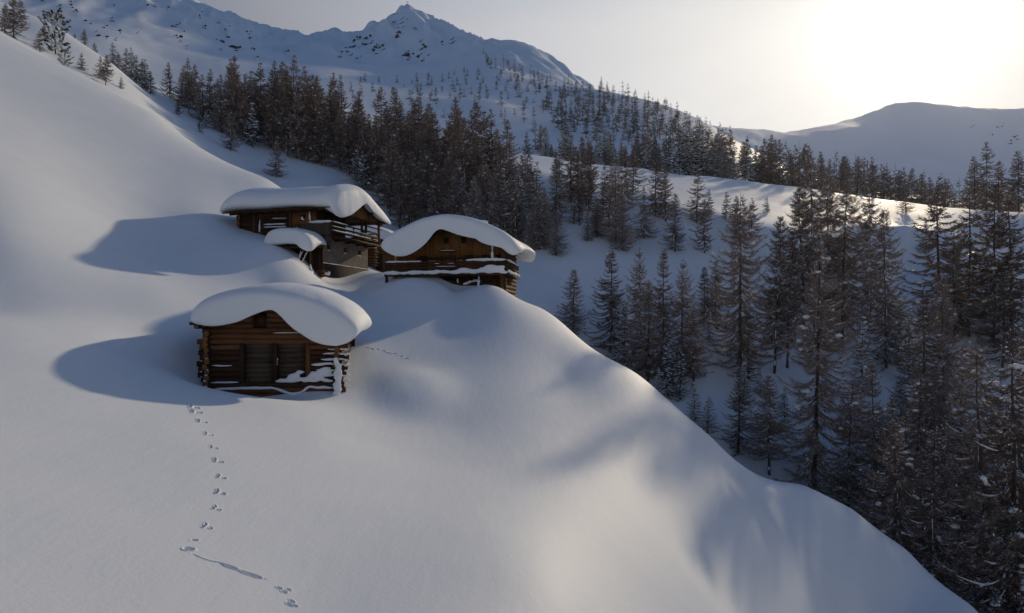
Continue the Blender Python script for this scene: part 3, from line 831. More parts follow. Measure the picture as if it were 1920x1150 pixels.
    for p in pts:
        k = 'spruce' if rg.random() < 0.35 else 'larch'
        plant(k, p[0], p[1], rg.uniform(6, 11), 'larch scattered on the blue slope between huts and bench' if k == 'larch' else 'small snowy spruce scattered on the blue slope between huts and bench', 'trees scattered under the bench')
    # ---- filling trees inside the gully stand at the right
    for (px, Y, h, k) in [(1880, 96, 13, 'larch'), (1925, 90, 14, 'larch'), (1950, 70, 15, 'larch'),
                          (1880, 62, 10, 'larch'), (1860, 74, 9, 'spruce'), (1810, 68, 7, 'spruce'), (1920, 58, 14, 'larch'), (1960, 55, 16, 'larch'),
                          (1980, 44, 15, 'larch'), (1780, 58, 9, 'larch'), (1215, 80, 12, 'larch'), (1300, 78, 9, 'larch'), (1170, 84, 8, 'spruce')]:
        x = (px - CX) / F * Y
        plant(k, x, Y, h, ('larch' if k == 'larch' else 'dark spruce') + ' half hidden in the gully stand ' + gully_where(px), 'trees filling the gully stand')
    for (px, Y, h) in [(1395, 78, 4.5), (1425, 80, 3.5), (1470, 74, 4.5), (1500, 76, 3.2), (1548, 80, 5), (1580, 74, 4), (1650, 72, 4.5), (1668, 75, 3), (1735, 74, 5), (1770, 66, 4.5), (1805, 72, 5.5), (1840, 68, 4.5), (1875, 72, 5), (1262, 78, 4.5), (1235, 76, 3.6), (1150, 86, 3.6), (1205, 82, 3.0), (1330, 88, 2.4), (1700, 58, 3.2), (1748, 56, 3.0)]:
        plant('spruce', (px - CX) / F * Y, Y, h, 'white-plastered young spruce at the foot of the larches ' + gully_where(px), 'young white spruces in the gully', variant=1)
    # ---- the belt of wood beyond the bench
    rg = random.Random(21); n = 0; done = []
    tops = [(975, 285), (1050, 262), (1120, 250), (1200, 250), (1260, 236), (1320, 240), (1400, 252), (1480, 262), (1560, 290), (1640, 300), (1700, 318), (1780, 330), (1840, 330), (1930, 330)]
    bench = [(975, 288), (1100, 303), (1200, 315), (1330, 331), (1500, 352), (1600, 366), (1700, 379), (1840, 394), (1960, 405)]
    for _ in range(2600):
        if n >= 235: break
        px = rg.uniform(985, 1940) if n < 100 else rg.uniform(1440, 1900) if n < 165 else rg.uniform(1000, 1440); Y = rg.uniform(238, 330) - max(0, px - 1300) * 0.05
        x = (px - CX) / F * Y
        if any((x - a) ** 2 + (Y - b) ** 2 < 9 for a, b in done): continue
        by = np.interp(px, [q[0] for q in bench], [q[1] for q in bench])
        z = gz(x, Y); row = HY - z / Y * F
        if row < by - 12 or Y < 206: continue
        ty = np.interp(px, [q[0] for q in tops], [q[1] for q in tops]) + rg.uniform(-8, 34)
        h = (HY - ty) / F * Y - z
        if h < 5 or h > 25: h = rg.uniform(10, 16)
        k = 'spruce' if rg.random() < (0.75 if n >= 165 else 0.35 if px < 1300 else 0.12) else 'larch'
        plant(k, x, Y, h, belt_label(k, px, h / Y * F), 'trees of the belt beyond the bench')
        done.append((x, Y)); n += 1
    # ---- the mountain side
    def mside(poly, n, seed, hmin, hmax, spruce, label, y0=235, sp=5):
        pts, rg = grid_hits(poly, n, y0, seed, sp)
        for p in pts:
            h = rg.uniform(hmin, hmax) * (0.5 + 0.5 * rg.random())
            plant('spruce' if rg.random() < spruce else 'larch', p[0], p[1], h, label, 'small trees on the mountain side', detail=0)
    mside([(1010, 205), (1100, 160), (1190, 185), (1260, 215), (1330, 250), (1380, 275), (1340, 300), (1250, 290), (1150, 268), (1060, 262), (1040, 235)], 230, 31, 10, 16, 0.5, 'snowy tree in the thin wood on the right flank of the mountain', sp=6)
    mside([(905, 100), (960, 122), (1040, 150), (1100, 165), (1040, 190), (980, 170), (920, 150)], 60, 33, 9, 14, 0.6, 'dark tree on the upper flank under the mountain shoulder', sp=7)
    mside([(760, 150), (900, 130), (1010, 190), (1000, 250), (900, 240), (780, 215)], 60, 35, 6, 13, 0.55, 'lone dark tree scattered on the open mountain side', sp=12)
    mside([(560, 150), (760, 150), (780, 215), (700, 205), (640, 190), (570, 165)], 34, 37, 4, 9, 0.6, 'small dark sapling on the open mountain side', sp=10)
    mside([(1120, 150), (1310, 230), (1330, 240), (1130, 160)], 40, 39, 5, 8, 0.5, 'tree on the skyline of the mountain ridge', sp=6)
    mside([(1690, 285), (1790, 300), (1780, 330), (1700, 320)], 6, 41, 14, 20, 0.3, 'lone dark tree on the smooth far hill', y0=330, sp=14)
    join_far_larches()
# ------------------------------------------------------------------ the huts
def wood_material(name, c1, c2, axis, rough=0.85):
    m, nt, b = node_mat(name)
    tc = nt.nodes.new('ShaderNodeTexCoord')
    mp = nt.nodes.new('ShaderNodeMapping')
    sc = [7.0, 7.0, 7.0]; sc['xyz'.index(axis)] = 0.55
    mp.inputs['Scale'].default_value = sc
    n = nt.nodes.new('ShaderNodeTexNoise'); n.inputs['Scale'].default_value = 2.2; n.inputs['Detail'].default_value = 6; n.inputs['Roughness'].default_value = 0.65
    n2 = nt.nodes.new('ShaderNodeTexNoise'); n2.inputs['Scale'].default_value = 0.9; n2.inputs['Detail'].default_value = 3
    oi = nt.nodes.new('ShaderNodeObjectInfo')
    a1 = nt.nodes.new('ShaderNodeMath'); a1.operation = 'MULTIPLY_ADD'; a1.inputs[1].default_value = 0.34
    a2 = nt.nodes.new('ShaderNodeMath'); a2.operation = 'MULTIPLY_ADD'; a2.inputs[1].default_value = 0.55
    cr = nt.nodes.new('ShaderNodeValToRGB')
    cr.color_ramp.elements[0].position = 0.48; cr.color_ramp.elements[0].color = (*c1, 1)
    cr.color_ramp.elements[1].position = 1.02; cr.color_ramp.elements[1].color = (*c2, 1)
    bp = nt.nodes.new('ShaderNodeBump'); bp.inputs['Strength'].default_value = 0.6; bp.inputs['Distance'].default_value = 0.02
    nt.links.new(tc.outputs['Object'], mp.inputs['Vector']); nt.links.new(mp.outputs['Vector'], n.inputs['Vector'])
    nt.links.new(tc.outputs['Object'], n2.inputs['Vector'])
    nt.links.new(oi.outputs['Random'], a1.inputs[0]); nt.links.new(n.outputs['Fac'], a1.inputs[2])
    nt.links.new(n2.outputs['Fac'], a2.inputs[0]); nt.links.new(a1.outputs[0], a2.inputs[2])
    nt.links.new(a2.outputs[0], cr.inputs['Fac']); nt.links.new(cr.outputs['Color'], b.inputs['Base Color'])
    nt.links.new(n.outputs['Fac'], bp.inputs['Height']); nt.links.new(bp.outputs['Normal'], b.inputs['Normal'])
    b.inputs['Roughness'].default_value = rough; b.inputs['Specular IOR Level'].default_value = 0.2
    return m
WD = {}
for ax in 'xyz':
    WD['brown' + ax] = wood_material('brown_wood_' + ax, (0.018, 0.009, 0.005), (0.150, 0.070, 0.032), ax)
    WD['dark' + ax] = wood_material('dark_wood_' + ax, (0.009, 0.005, 0.004), (0.055, 0.028, 0.015), ax)
    WD['grey' + ax] = wood_material('grey_wood_' + ax, (0.018, 0.014, 0.011), (0.095, 0.070, 0.052), ax)
    WD['gold' + ax] = wood_material('golden_wood_' + ax, (0.045, 0.020, 0.007), (0.22, 0.105, 0.035), ax)
WD['paley'] = wood_material('pale_shutter_wood', (0.16, 0.085, 0.026), (0.42, 0.24, 0.08), 'z')
M_END = wood_material('end_grain', (0.03, 0.014, 0.007), (0.20, 0.09, 0.035), 'y')

def masonry_material(name, c1, c2):
    m, nt, b = node_mat(name)
    tc = nt.nodes.new('ShaderNodeTexCoord')
    n = nt.nodes.new('ShaderNodeTexNoise'); n.inputs['Scale'].default_value = 1.4; n.inputs['Detail'].default_value = 8; n.inputs['Roughness'].default_value = 0.7
    v = nt.nodes.new('ShaderNodeTexVoronoi'); v.inputs['Scale'].default_value = 3.2
    ad = nt.nodes.new('ShaderNodeMath'); ad.operation = 'MULTIPLY_ADD'; ad.inputs[1].default_value = 0.25
    cr = nt.nodes.new('ShaderNodeValToRGB')
    cr.color_ramp.elements[0].position = 0.35; cr.color_ramp.elements[0].color = (*c1, 1)
    cr.color_ramp.elements[1].position = 0.8; cr.color_ramp.elements[1].color = (*c2, 1)
    bp = nt.nodes.new('ShaderNodeBump'); bp.inputs['Strength'].default_value = 0.7; bp.inputs['Distance'].default_value = 0.04
    for q in (n, v): nt.links.new(tc.outputs['Object'], q.inputs['Vector'])
    nt.links.new(v.outputs['Distance'], ad.inputs[0]); nt.links.new(n.outputs['Fac'], ad.inputs[2])
    nt.links.new(ad.outputs[0], cr.inputs['Fac']); nt.links.new(cr.outputs['Color'], b.inputs['Base Color'])
    nt.links.new(ad.outputs[0], bp.inputs['Height']); nt.links.new(bp.outputs['Normal'], b.inputs['Normal'])
    b.inputs['Roughness'].default_value = 0.95; b.inputs['Specular IOR Level'].default_value = 0.15
    return m
M_PLASTER = masonry_material('rough_render', (0.10, 0.083, 0.066), (0.24, 0.20, 0.16))
M_PLINTH = masonry_material('stone_plinth', (0.030, 0.026, 0.022), (0.075, 0.062, 0.05))
M_PANE, _nt, _b = node_mat('dark_pane')
_b.inputs['Base Color'].default_value = (0.012, 0.013, 0.016, 1); _b.inputs['Roughness'].default_value = 0.6; _b.inputs['Specular IOR Level'].default_value = 0.15

BOXF = np.array([[0, 3, 2, 1], [4, 5, 6, 7], [0, 1, 5, 4], [1, 2, 6, 5], [2, 3, 7, 6], [3, 0, 4, 7]])
HR = np.random.default_rng(3)
def box_v(u0, u1, v0, v1, z0, z1, jit=0.0):
    V = np.array([[u0, v0, z0], [u1, v0, z0], [u1, v1, z0], [u0, v1, z0], [u0, v0, z1], [u1, v0, z1], [u1, v1, z1], [u0, v1, z1]], dtype=float)
    return V + HR.normal(0, jit, V.shape) if jit else V
def piece(name, g, mats, parent, smooth=False):
    if not isinstance(mats, (list, tuple)): mats = [mats]
    return link_obj(name, g.mesh(name, mats, smooth), None, parent)
def box(name, parent, mat, u0, u1, v0, v1, z0, z1, jit=0.0):
    g = Geo(); g.add(box_v(u0, u1, v0, v1, z0, z1, jit), BOXF); return piece(name, g, mat, parent)
def beam(name, parent, mat, p0, p1, w=0.12, h=None):
    """squared timber between two points"""
    p0, p1 = np.array(p0, float), np.array(p1, float); h = h or w
    t = unit(p1 - p0); s = np.cross(t, [0, 0, 1.0]); s = unit(s) if np.linalg.norm(s) > 0.01 else np.array([1.0, 0, 0]); q = np.cross(s, t)
    V = [p + s * a * w / 2 + q * b * h / 2 for p in (p0, p1) for a, b in ((-1, -1), (1, -1), (1, 1), (-1, 1))]
    g = Geo(); g.add(np.array(V), np.array([[0, 1, 2, 3], [7, 6, 5, 4], [0, 4, 5, 1], [1, 5, 6, 2], [2, 6, 7, 3], [3, 7, 4, 0]])); return piece(name, g, mat, parent)
def log(name, parent, mat, p0, p1, r=0.14, seg=5, sides=9, ends=True):
    """round timber with slightly uneven girth and its cut ends"""
    p0, p1 = np.array(p0, float), np.array(p1, float)
    P = p0 + (p1 - p0) * np.linspace(0, 1, seg)[:, None]
    d = unit(p1 - p0)
    wob = HR.normal(0, 0.012, (seg, 3)); wob -= (wob @ d)[:, None] * d; wob[0] = wob[-1] = 0
    rad = r * (1 + HR.normal(0, 0.045, seg))
    v, q = tubes((P + wob)[None], rad[None], sides)
    g = Geo(); g.add(v, q)
    if ends:
        for k, fl in ((0, False), (seg - 1, True)):
            ring = v[k * sides:(k + 1) * sides]; c = ring.mean(0)
            idx = np.arange(sides)
            f = np.stack([idx, (idx + 1) % sides, np.full(sides, sides)], 1)
            g.add(np.vstack([ring, c]), f if fl else f[:, ::-1], mat=1)
    o = piece(name, g, [mat, M_END], parent, False)
    for p in o.data.polygons: p.use_smooth = p.material_index == 0
    return o

def resample(pts, n):
    pts = np.array(pts, float); d = np.concatenate([[0], np.cumsum(np.linalg.norm(np.diff(pts, axis=0), axis=1))])
    t = np.linspace(0, d[-1], n); return np.stack([np.interp(t, d, pts[:, 0]), np.interp(t, d, pts[:, 1])], 1)
def snow_cap(parent, sections, n=15, cap0=0.35, cap1=0.5, wave=0.05, seed=0, levels=2):
    """a bolster of snow lofted through cross sections (v, upper outline, lower outline), each outline running left to right in (u, z)"""
    rings = []
    for v, top, bot in sections:
        a = resample(top, n); b = resample(bot, n)[::-1]
        ring = np.vstack([a, b[1:-1]])
        rings.append(np.stack([ring[:, 0], np.full(len(ring), v), ring[:, 1]], 1))
    m = len(rings[0])
    def shrink(ring, f, dv):
        c = ring.mean(0); q = c + (ring - c) * np.array([f, 1, f]); q[:, 1] += dv; return q
    v0, v1 = sections[0][0], sections[-1][0]
    rings = [shrink(rings[0], 0.55, -cap0), shrink(rings[0], 0.86, -cap0 * 0.72)] + rings + [shrink(rings[-1], 0.86, cap1 * 0.72), shrink(rings[-1], 0.55, cap1)]
    V = np.concatenate(rings); k = len(rings)
    Q = []
    for i in range(k - 1):
        for j in range(m): Q.append([i * m + j, (i + 1) * m + j, (i + 1) * m + (j + 1) % m, i * m + (j + 1) % m])
    # close the ends by pairing upper with lower outline
    for i, fl in ((0, False), (k - 1, True)):
        o = i * m; L = m
        for j in range(n - 1):
            a, b = o + j, o + j + 1
            c_ = o + (L - (j + 1)) % L if j + 1 < n - 1 else o + n - 1
            d_ = o + (L - j) % L
            face = [a, b, c_, d_]
            face = list(dict.fromkeys(face))
            if len(face) >= 3: Q.append(face[::-1] if fl else face)
    me = bpy.data.meshes.new('snow_cap'); me.from_pydata([tuple(p) for p in V], [], [tuple(q) for q in Q]); me.update()
    bm = bmesh.new(); bm.from_mesh(me); bmesh.ops.recalc_face_normals(bm, faces=bm.faces); bm.to_mesh(me); bm.free()
    o = link_obj('snow_cap', me, M_SNOW, parent)
    md = o.modifiers.new('s', 'SUBSURF'); md.levels = md.render_levels = levels
    dg = bpy.context.evaluated_depsgraph_get()
    ev = o.evaluated_get(dg); m2 = bpy.data.meshes.new_from_object(ev, depsgraph=dg)
    o.modifiers.clear(); o.data = m2
    co = np.empty(len(m2.vertices) * 3, dtype=np.float32); m2.vertices.foreach_get('co', co); co = co.reshape(-1, 3)
    no = np.array([v.normal[:] for v in m2.vertices])
    co = co + no * (wave * fbm(co[:, 0] * 0.8 + 7 * seed, co[:, 1] * 0.8 + co[:, 2] * 0.6, seed, 3))[:, None]
    m2.vertices.foreach_set('co', co.astype(np.float32).ravel())
    for p in m2.polygons: p.use_smooth = True
    m2.update()
    if not m2.materials: m2.materials.append(M_SNOW)
    return o
def snow_roll(name, parent, pts, r, seed=0, flat=0.75, sides=8):
    """a wavering ledge of snow along a line of points"""
    rg = np.random.default_rng(seed)
    P = np.array(pts, float); d = np.concatenate([[0], np.cumsum(np.linalg.norm(np.diff(P, axis=0), axis=1))])
    n = max(5, int(d[-1] / 0.16)); t = np.linspace(0, d[-1], n)
    P = np.stack([np.interp(t, d, P[:, i]) for i in range(3)], 1)
    P[1:-1] += rg.normal(0, r * 0.10, (n - 2, 3))
    rad = r * (1 + 0.45 * vnoise(t * 1.6 + seed * 3.3, t * 0 + seed, seed) + 0.3 * vnoise(t * 4.1 + seed, t * 0, seed + 5))
    rad[0] *= 0.3; rad[-1] *= 0.3; rad[1] *= 0.8; rad[-2] *= 0.8
    v, q = tubes(P[None], rad[None], sides)
    zc = np.repeat(P[:, 2], sides); v[:, 2] = zc + (v[:, 2] - zc) * flat
    g = Geo(); g.add(v, q); idx = np.arange(sides)
    for k, fl in ((0, False), (n - 1, True)):
        ring = v[k * sides:(k + 1) * sides]; f = np.stack([idx, (idx + 1) % sides, np.full(sides, sides)], 1)
        g.add(np.vstack([ring, ring.mean(0)]), f if fl else f[:, ::-1])
    return piece(name, g, M_SNOW, parent, True)
def snow_lumps(name, parent, centres, radii, seed=0):
    """clods of snow sitting close together, one soft mass"""
    rg = np.random.default_rng(seed)
    g = Geo(); v, f = blobs(np.array(centres, float), np.array(radii, float), rg, 0.16); g.add(v, f)
    me = g.mesh(name, [M_SNOW], True); o = link_obj(name, me, None, parent)
    o['kind'] = 'stuff'
    rm = o.modifiers.new('r', 'REMESH'); rm.mode = 'VOXEL'; rm.voxel_size = 0.07
    sm = o.modifiers.new('s', 'SMOOTH'); sm.iterations = 4; sm.factor = 0.5
    dg = bpy.context.evaluated_depsgraph_get(); m2 = bpy.data.meshes.new_from_object(o.evaluated_get(dg), depsgraph=dg)
    o.modifiers.clear(); o.data = m2
    for p in m2.polygons: p.use_smooth = True
    if not m2.materials: m2.materials.append(M_SNOW)
    return o
def planks_v(parent, mat, u0, u1, v, z0, z1, w=0.2, th=0.04, name='plank', top=None, bot=None):
    """upright boards side by side; top(u) may cut them to a slope"""
    n = max(1, round((u1 - u0) / w)); out = []
    for i in range(n):
        a, b = u0 + (u1 - u0) * i / n, u0 + (u1 - u0) * (i + 1) / n
        dv = HR.uniform(-0.012, 0.012)
        zt = (lambda u: z1) if top is None else top
        zb = z0 if bot is None else z0 + HR.uniform(-bot, bot)
        ta, tb = zt(a), zt(b)
        if max(ta, tb) - zb < 0.08: continue
        V = box_v(a + 0.006, b - 0.006, v - th / 2 + dv, v + th / 2 + dv, zb, 1)
        V[4:, 2] = [max(ta, zb + 0.02), max(tb, zb + 0.02), max(tb, zb + 0.02), max(ta, zb + 0.02)]
        g = Geo(); g.add(V, BOXF); out.append(piece(name, g, mat, parent))
    return out
def planks_side(parent, mat, u, v0, v1, z0, z1, w=0.2, th=0.04, name='plank'):
    n = max(1, round((v1 - v0) / w))
    for i in range(n):
        a, b = v0 + (v1 - v0) * i / n, v0 + (v1 - v0) * (i + 1) / n
        du = HR.uniform(-0.012, 0.012)
        box(name, parent, mat, u - th / 2 + du, u + th / 2 + du, a + 0.006, b - 0.006, z0 + HR.uniform(-0.03, 0.03), z1)
def frame_of(px, Y, az, zbase):
    th = R(90 - az)
    return ((px - CX) / F * Y, Y, zbase), th
def roof_slabs(root, half, v0, v1, zr, ze, mat, th=0.09):
    """two pitched board roofs meeting at the ridge"""
    for s in (-1, 1):
        g = Geo()
        A = np.array([[0, v0, zr], [s * half, v0, ze], [s * half, v1, ze], [0, v1, zr]], float)
        V = np.vstack([A, A + [0, 0, th]]); g.add(V, BOXF if s > 0 else BOXF[:, ::-1]); piece('roof', g, mat, root)

def log_barn():
    loc, th = frame_of(514, 33.4, 82, -3.45)
    t = empty('log_barn', loc, th)
    t.scale = (0.92, 1, 1)
    tag(t, 'dark log barn nearest the viewer, alone below the others under a thick snow dome', 'hut')
    W, D, P_, r = 3.3, 6.4, 0.265, 0.142
    rows = 12; z0 = -0.05
    ridge, eave, half = 4.32, 3.42, 3.98
    slope = (ridge - eave) / half
    dark, brown = WD['darkx'], WD['brownx']
    for k in range(-2, rows):
        z = z0 + k * P_
        m = brown if (k <= 1 or k >= 9) else dark
        if 0.58 < z < 2.5:
            log('log', t, m, (-W - 0.2 - HR.uniform(0, 0.4), 0, z), (-1.62, 0, z), r, 4)
            log('log', t, m, (1.86, 0, z), (W + 0.2 + HR.uniform(0, 0.4), 0, z), r, 4)
        else:
            fwd = -0.10 if k in (0, 1, 2) else 0
            log('log', t, m, (-W - 0.2 - HR.uniform(0, 0.4), fwd, z), (W + 0.34 + HR.uniform(0, 0.12), fwd, z), r * (1.12 if k in (1, 9) else 1), 6)
        log('log', t, dark, (-W - 0.3, D, z), (W + 0.3, D, z), r, 4)
        zs = z + P_ / 2
        for s in (-1, 1):
            log('log', t, dark, (s * (W + HR.normal(0, 0.03)), -0.3 - HR.uniform(0, 0.32), zs), (s * W, D + 0.35, zs), r, 5)
    for k in range(rows, rows + 5):
        z = z0 + k * P_
        hw = (ridge - z - r) / slope - 0.15
        if hw < 0.25: break
        hw = min(hw, W + 0.3)
        for v in (0, D):
            if v == 0 and 3.2 < z < 3.95:
                log('log', t, brown, (-hw, v, z), (-1.06, v, z), r, 4); log('log', t, brown, (-0.34, v, z), (hw, v, z), r, 4)
            else: log('log', t, brown, (-hw, v, z), (hw, v, z), r, 4)
    log('log', t, brown, (-0.55, 0, 4.1), (0.55, 0, 4.1), 0.12, 3)
    # loft hatch in the gable
    w = box('window', t, WD['darkx'], -1.0, -0.4, -0.06, 0.0, 3.38, 3.86)
    for a in ((-1.06, -1.0, 3.34, 3.90), (-0.40, -0.34, 3.34, 3.90), (-1.0, -0.4, 3.86, 3.90), (-1.0, -0.4, 3.34, 3.38)):
        box('frame', w, WD['darkz'], a[0], a[1], -0.17, 0.03, a[2], a[3])
    # posts and the two boarded doors
    for u in (-1.62, 0.06, 1.76):
        box('post', t, WD['brownz'] if u > 1 else WD['darkz'], u - 0.11, u + 0.11, -0.15, 0.08, 0.56, 2.52, 0.006)
    for u0, u1 in ((-1.5, -0.06), (0.18, 1.64)):
        d = box('door', t, WD['darkx'], u0 - 0.02, u1 + 0.02, 0.10, 0.14, 0.58, 2.52)
        n = 8
        for i in range(n):
            a = 0.58 + 1.94 * i / n; b = 0.58 + 1.94 * (i + 1) / n
            dv = HR.uniform(-0.015, 0.02)
            box('plank', d, WD['greyx'], u0, u1, 0.03 + dv, 0.075 + dv, a + 0.008, b - 0.008, 0.003)
    box('sill', t, WD['brownx'], -1.75, 1.9, -0.2, 0.1, 0.44, 0.56, 0.006)
    # roof: purlins, boards, snow
    for u in (-3.7, -W, -1.6, 0, 1.6, W, 3.6):
        z = ridge - abs(u) * slope - 0.15
        log('purlin', t, WD['darky'], (u, -0.72 if u < 3 else -0.2, z), (u, D + 0.8, z), 0.12, 4, 8)
    roof_slabs(t, half, -0.78, D + 0.9, ridge, eave, WD['darky'])
    box('verge_board', t, WD['darkx'], -4.0, -3.3, -0.83, -0.785, eave - 0.02, eave + 0.12)
    k = 32.3 / F
    def cv(lst): return [((x - 514) * k, (HY - y) * k + 3.45) for x, y in lst]
    front_t = cv([(353, 606), (356, 592), (374, 572), (418, 555), (468, 546), (520, 547), (572, 554), (622, 568), (660, 588), (686, 606), (694, 622)])
    front_b = cv([(354, 609), (374, 612), (400, 617), (425, 609), (460, 592), (490, 582), (511, 575), (519, 571), (527, 577), (544, 598), (564, 620), (590, 638), (616, 650), (642, 658), (668, 654), (686, 642), (695, 626)])
    k2 = 32.9 / F
    def cw(lst): return [((x - 514) * k2, (HY - y) * k2 + 3.45) for x, y in lst]
    sec2_t = cw([(350, 604), (352, 586), (370, 563), (414, 545), (466, 536), (520, 536), (574, 543), (626, 557), (664, 577), (690, 599), (697, 618)])
    sec2_b = [(-4.25, 3.50), (-3.9, 3.46), (-2.9, 3.66), (-1.5, 4.0), (-0.2, 4.42), (0.0, 4.50), (0.2, 4.42), (1.2, 4.1), (2.5, 3.65), (3.6, 3.0), (4.2, 2.75), (4.55, 2.9), (4.7, 3.2)]
    mid_b = [(-4.3, 3.38), (-4.15, 3.40), (-2.8, 3.70), (-1.4, 4.02), (-0.3, 4.30), (0, 4.36), (0.3, 4.30), (1.4, 4.02), (2.8, 3.70), (4.15, 3.36), (4.5, 2.85), (4.75, 2.95), (4.85, 3.3)]
    mid_t = [(-4.38, 3.55), (-4.35, 3.9), (-3.95, 4.5), (-2.9, 5.0), (-1.6, 5.38), (-0.2, 5.56), (1.2, 5.5), (2.6, 5.15), (3.8, 4.6), (4.65, 3.95), (4.92, 3.5)]
    b_b = [(-4.3, 3.38), (-4.15, 3.40), (-2.8, 3.70), (-1.4, 4.02), (-0.3, 4.30), (0, 4.36), (0.3, 4.30), (1.4, 4.02), (2.8, 3.70), (4.15, 3.36), (4.4, 3.05), (4.6, 3.1), (4.7, 3.35)]
    snow_cap(t, [(-1.0, front_t, front_b), (-0.45, sec2_t, sec2_b), (0.8, mid_t, mid_b), (2.6, [(u, z + 0.12) for u, z in mid_t], mid_b), (4.6, [(u, z + 0.08) for u, z in mid_t], mid_b), (6.6, [(u * 0.98, z - 0.12) for u, z in mid_t], b_b), (7.3, [(u * 0.95, z - 0.4) for u, z in mid_t], [(u * 0.95, z) for u, z in b_b])], seed=1, cap0=0.22)
    # snow blown onto the ledges and the right corner
    snow_roll('snow_ledge', t, [(-2.9, -0.28, 0.33), (-1.4, -0.29, 0.36), (0.0, -0.3, 0.36), (0.45, -0.3, 0.22), (0.95, -0.32, 0.06), (1.5, -0.32, 0.14), (1.8, -0.3, 0.40), (2.3, -0.29, 0.36), (3.2, -0.28, 0.33)], 0.085, 1)
    snow_roll('snow_ledge', t, [(-3.15, -0.2, 0.64), (-2.3, -0.2, 0.64), (-1.75, -0.2, 0.65)], 0.06, 2)
    snow_roll('snow_ledge', t, [(-3.1, -0.16, 1.46), (-2.5, -0.16, 1.44), (-2.1, -0.16, 1.45)], 0.055, 3)
    snow_roll('snow_ledge', t, [(0.0, -0.15, 3.02), (1.0, -0.15, 3.03), (2.2, -0.15, 3.02)], 0.03, 4)
    snow_roll('snow_ledge', t, [(1.1, -0.15, 3.28), (1.8, -0.15, 3.28)], 0.025, 5)
    snow_roll('snow_ledge', t, [(0.16, -0.1, 1.45), (0.17, -0.1, 1.62), (0.18, -0.1, 1.8)], 0.05, 6)
    rg = random.Random(4); C, Rd = [], []
    for i in range(46):                      # the drift against the right door
        u = rg.uniform(0.30, 3.0)
        top = np.interp(u, [0.3, 0.6, 1.0, 1.2, 1.35, 1.8, 2.1, 2.5, 3.0], [0.85, 0.95, 1.05, 1.25, 1.22, 1.12, 1.35, 1.45, 1.25])
        z = rg.uniform(0.62, top - 0.06)
        C.append((u, -0.10 - 0.16 * (1 - (z - 0.6) / 0.9), z)); Rd.append((rg.uniform(0.18, 0.34), 0.12, rg.uniform(0.07, 0.11)))
    snow_lumps('snow_drift', t, C, Rd, 1)
    for row, (z, ua, ub) in enumerate([(1.98, 2.55, 3.75), (1.72, 2.45, 3.7), (1.46, 1.95, 3.7), (1.2, 2.2, 3.4), (0.92, 2.4, 3.7), (2.22, 2.8, 3.75)]):
        snow_roll('snow_ledge', t, [(ua, -0.17, z), ((ua + ub) / 2, -0.2, z + rg.uniform(-0.06, 0.06)), (ub, -0.22, z)], 0.085, 20 + row)
    C = [(3.35 + rg.uniform(-0.14, 0.14), -0.56 + rg.uniform(-0.05, 0.08), z) for z in np.linspace(-0.1, 1.75, 22)]
    snow_lumps('snow_drift', t, C, [(0.17, 0.12, 0.14)] * len(C), 2)
    for k in range(1, 9):
        z = z0 + k * P_ + P_ * 0.5
        snow_lumps('snow_clod', t, [(W + 0.42, -0.1, z), (W + 0.52, 0.0, z + 0.04)], [(0.14, 0.16, 0.09)] * 2, 40 + k)
        if k in (1, 2, 3, 4, 6):
            snow_lumps('snow_clod', t, [(-W + rg.uniform(-0.1, 0.1), -0.5, z + P_ * 0.5), (-W - 0.35, -0.1, z + 0.02)], [(0.15, 0.1, 0.07), (0.13, 0.12, 0.06)], 60 + k)
    return t

def wall_face(root, name, mat, u0, u1, z0, z1, v, holes, depth=0.28):
    """a masonry face in the plane v with recessed openings (u0,u1,z0,z1)"""
    us = sorted({u0, u1, *[h[0] for h in holes], *[h[1] for h in holes]}); zs = sorted({z0, z1, *[h[2] for h in holes], *[h[3] for h in holes]})
    g = Geo()
    for a, b in zip(us, us[1:]):
        for c_, d in zip(zs, zs[1:]):
            m_ = ((a + b) / 2, (c_ + d) / 2)
            if any(h[0] < m_[0] < h[1] and h[2] < m_[1] < h[3] for h in holes): continue
            g.add([[a, v, c_], [b, v, c_], [b, v, d], [a, v, d]], [[0, 1, 2, 3]])
    for (a, b, c_, d) in holes:
        w = v + depth
        g.add([[a, v, c_], [b, v, c_], [b, w, c_], [a, w, c_]], [[0, 1, 2, 3]]); g.add([[a, v, d], [b, v, d], [b, w, d], [a, w, d]], [[3, 2, 1, 0]])
        g.add([[a, v, c_], [a, w, c_], [a, w, d], [a, v, d]], [[0, 1, 2, 3]]); g.add([[b, v, c_], [b, w, c_], [b, w, d], [b, v, d]], [[3, 2, 1, 0]])
    return piece(name, g, mat, root)

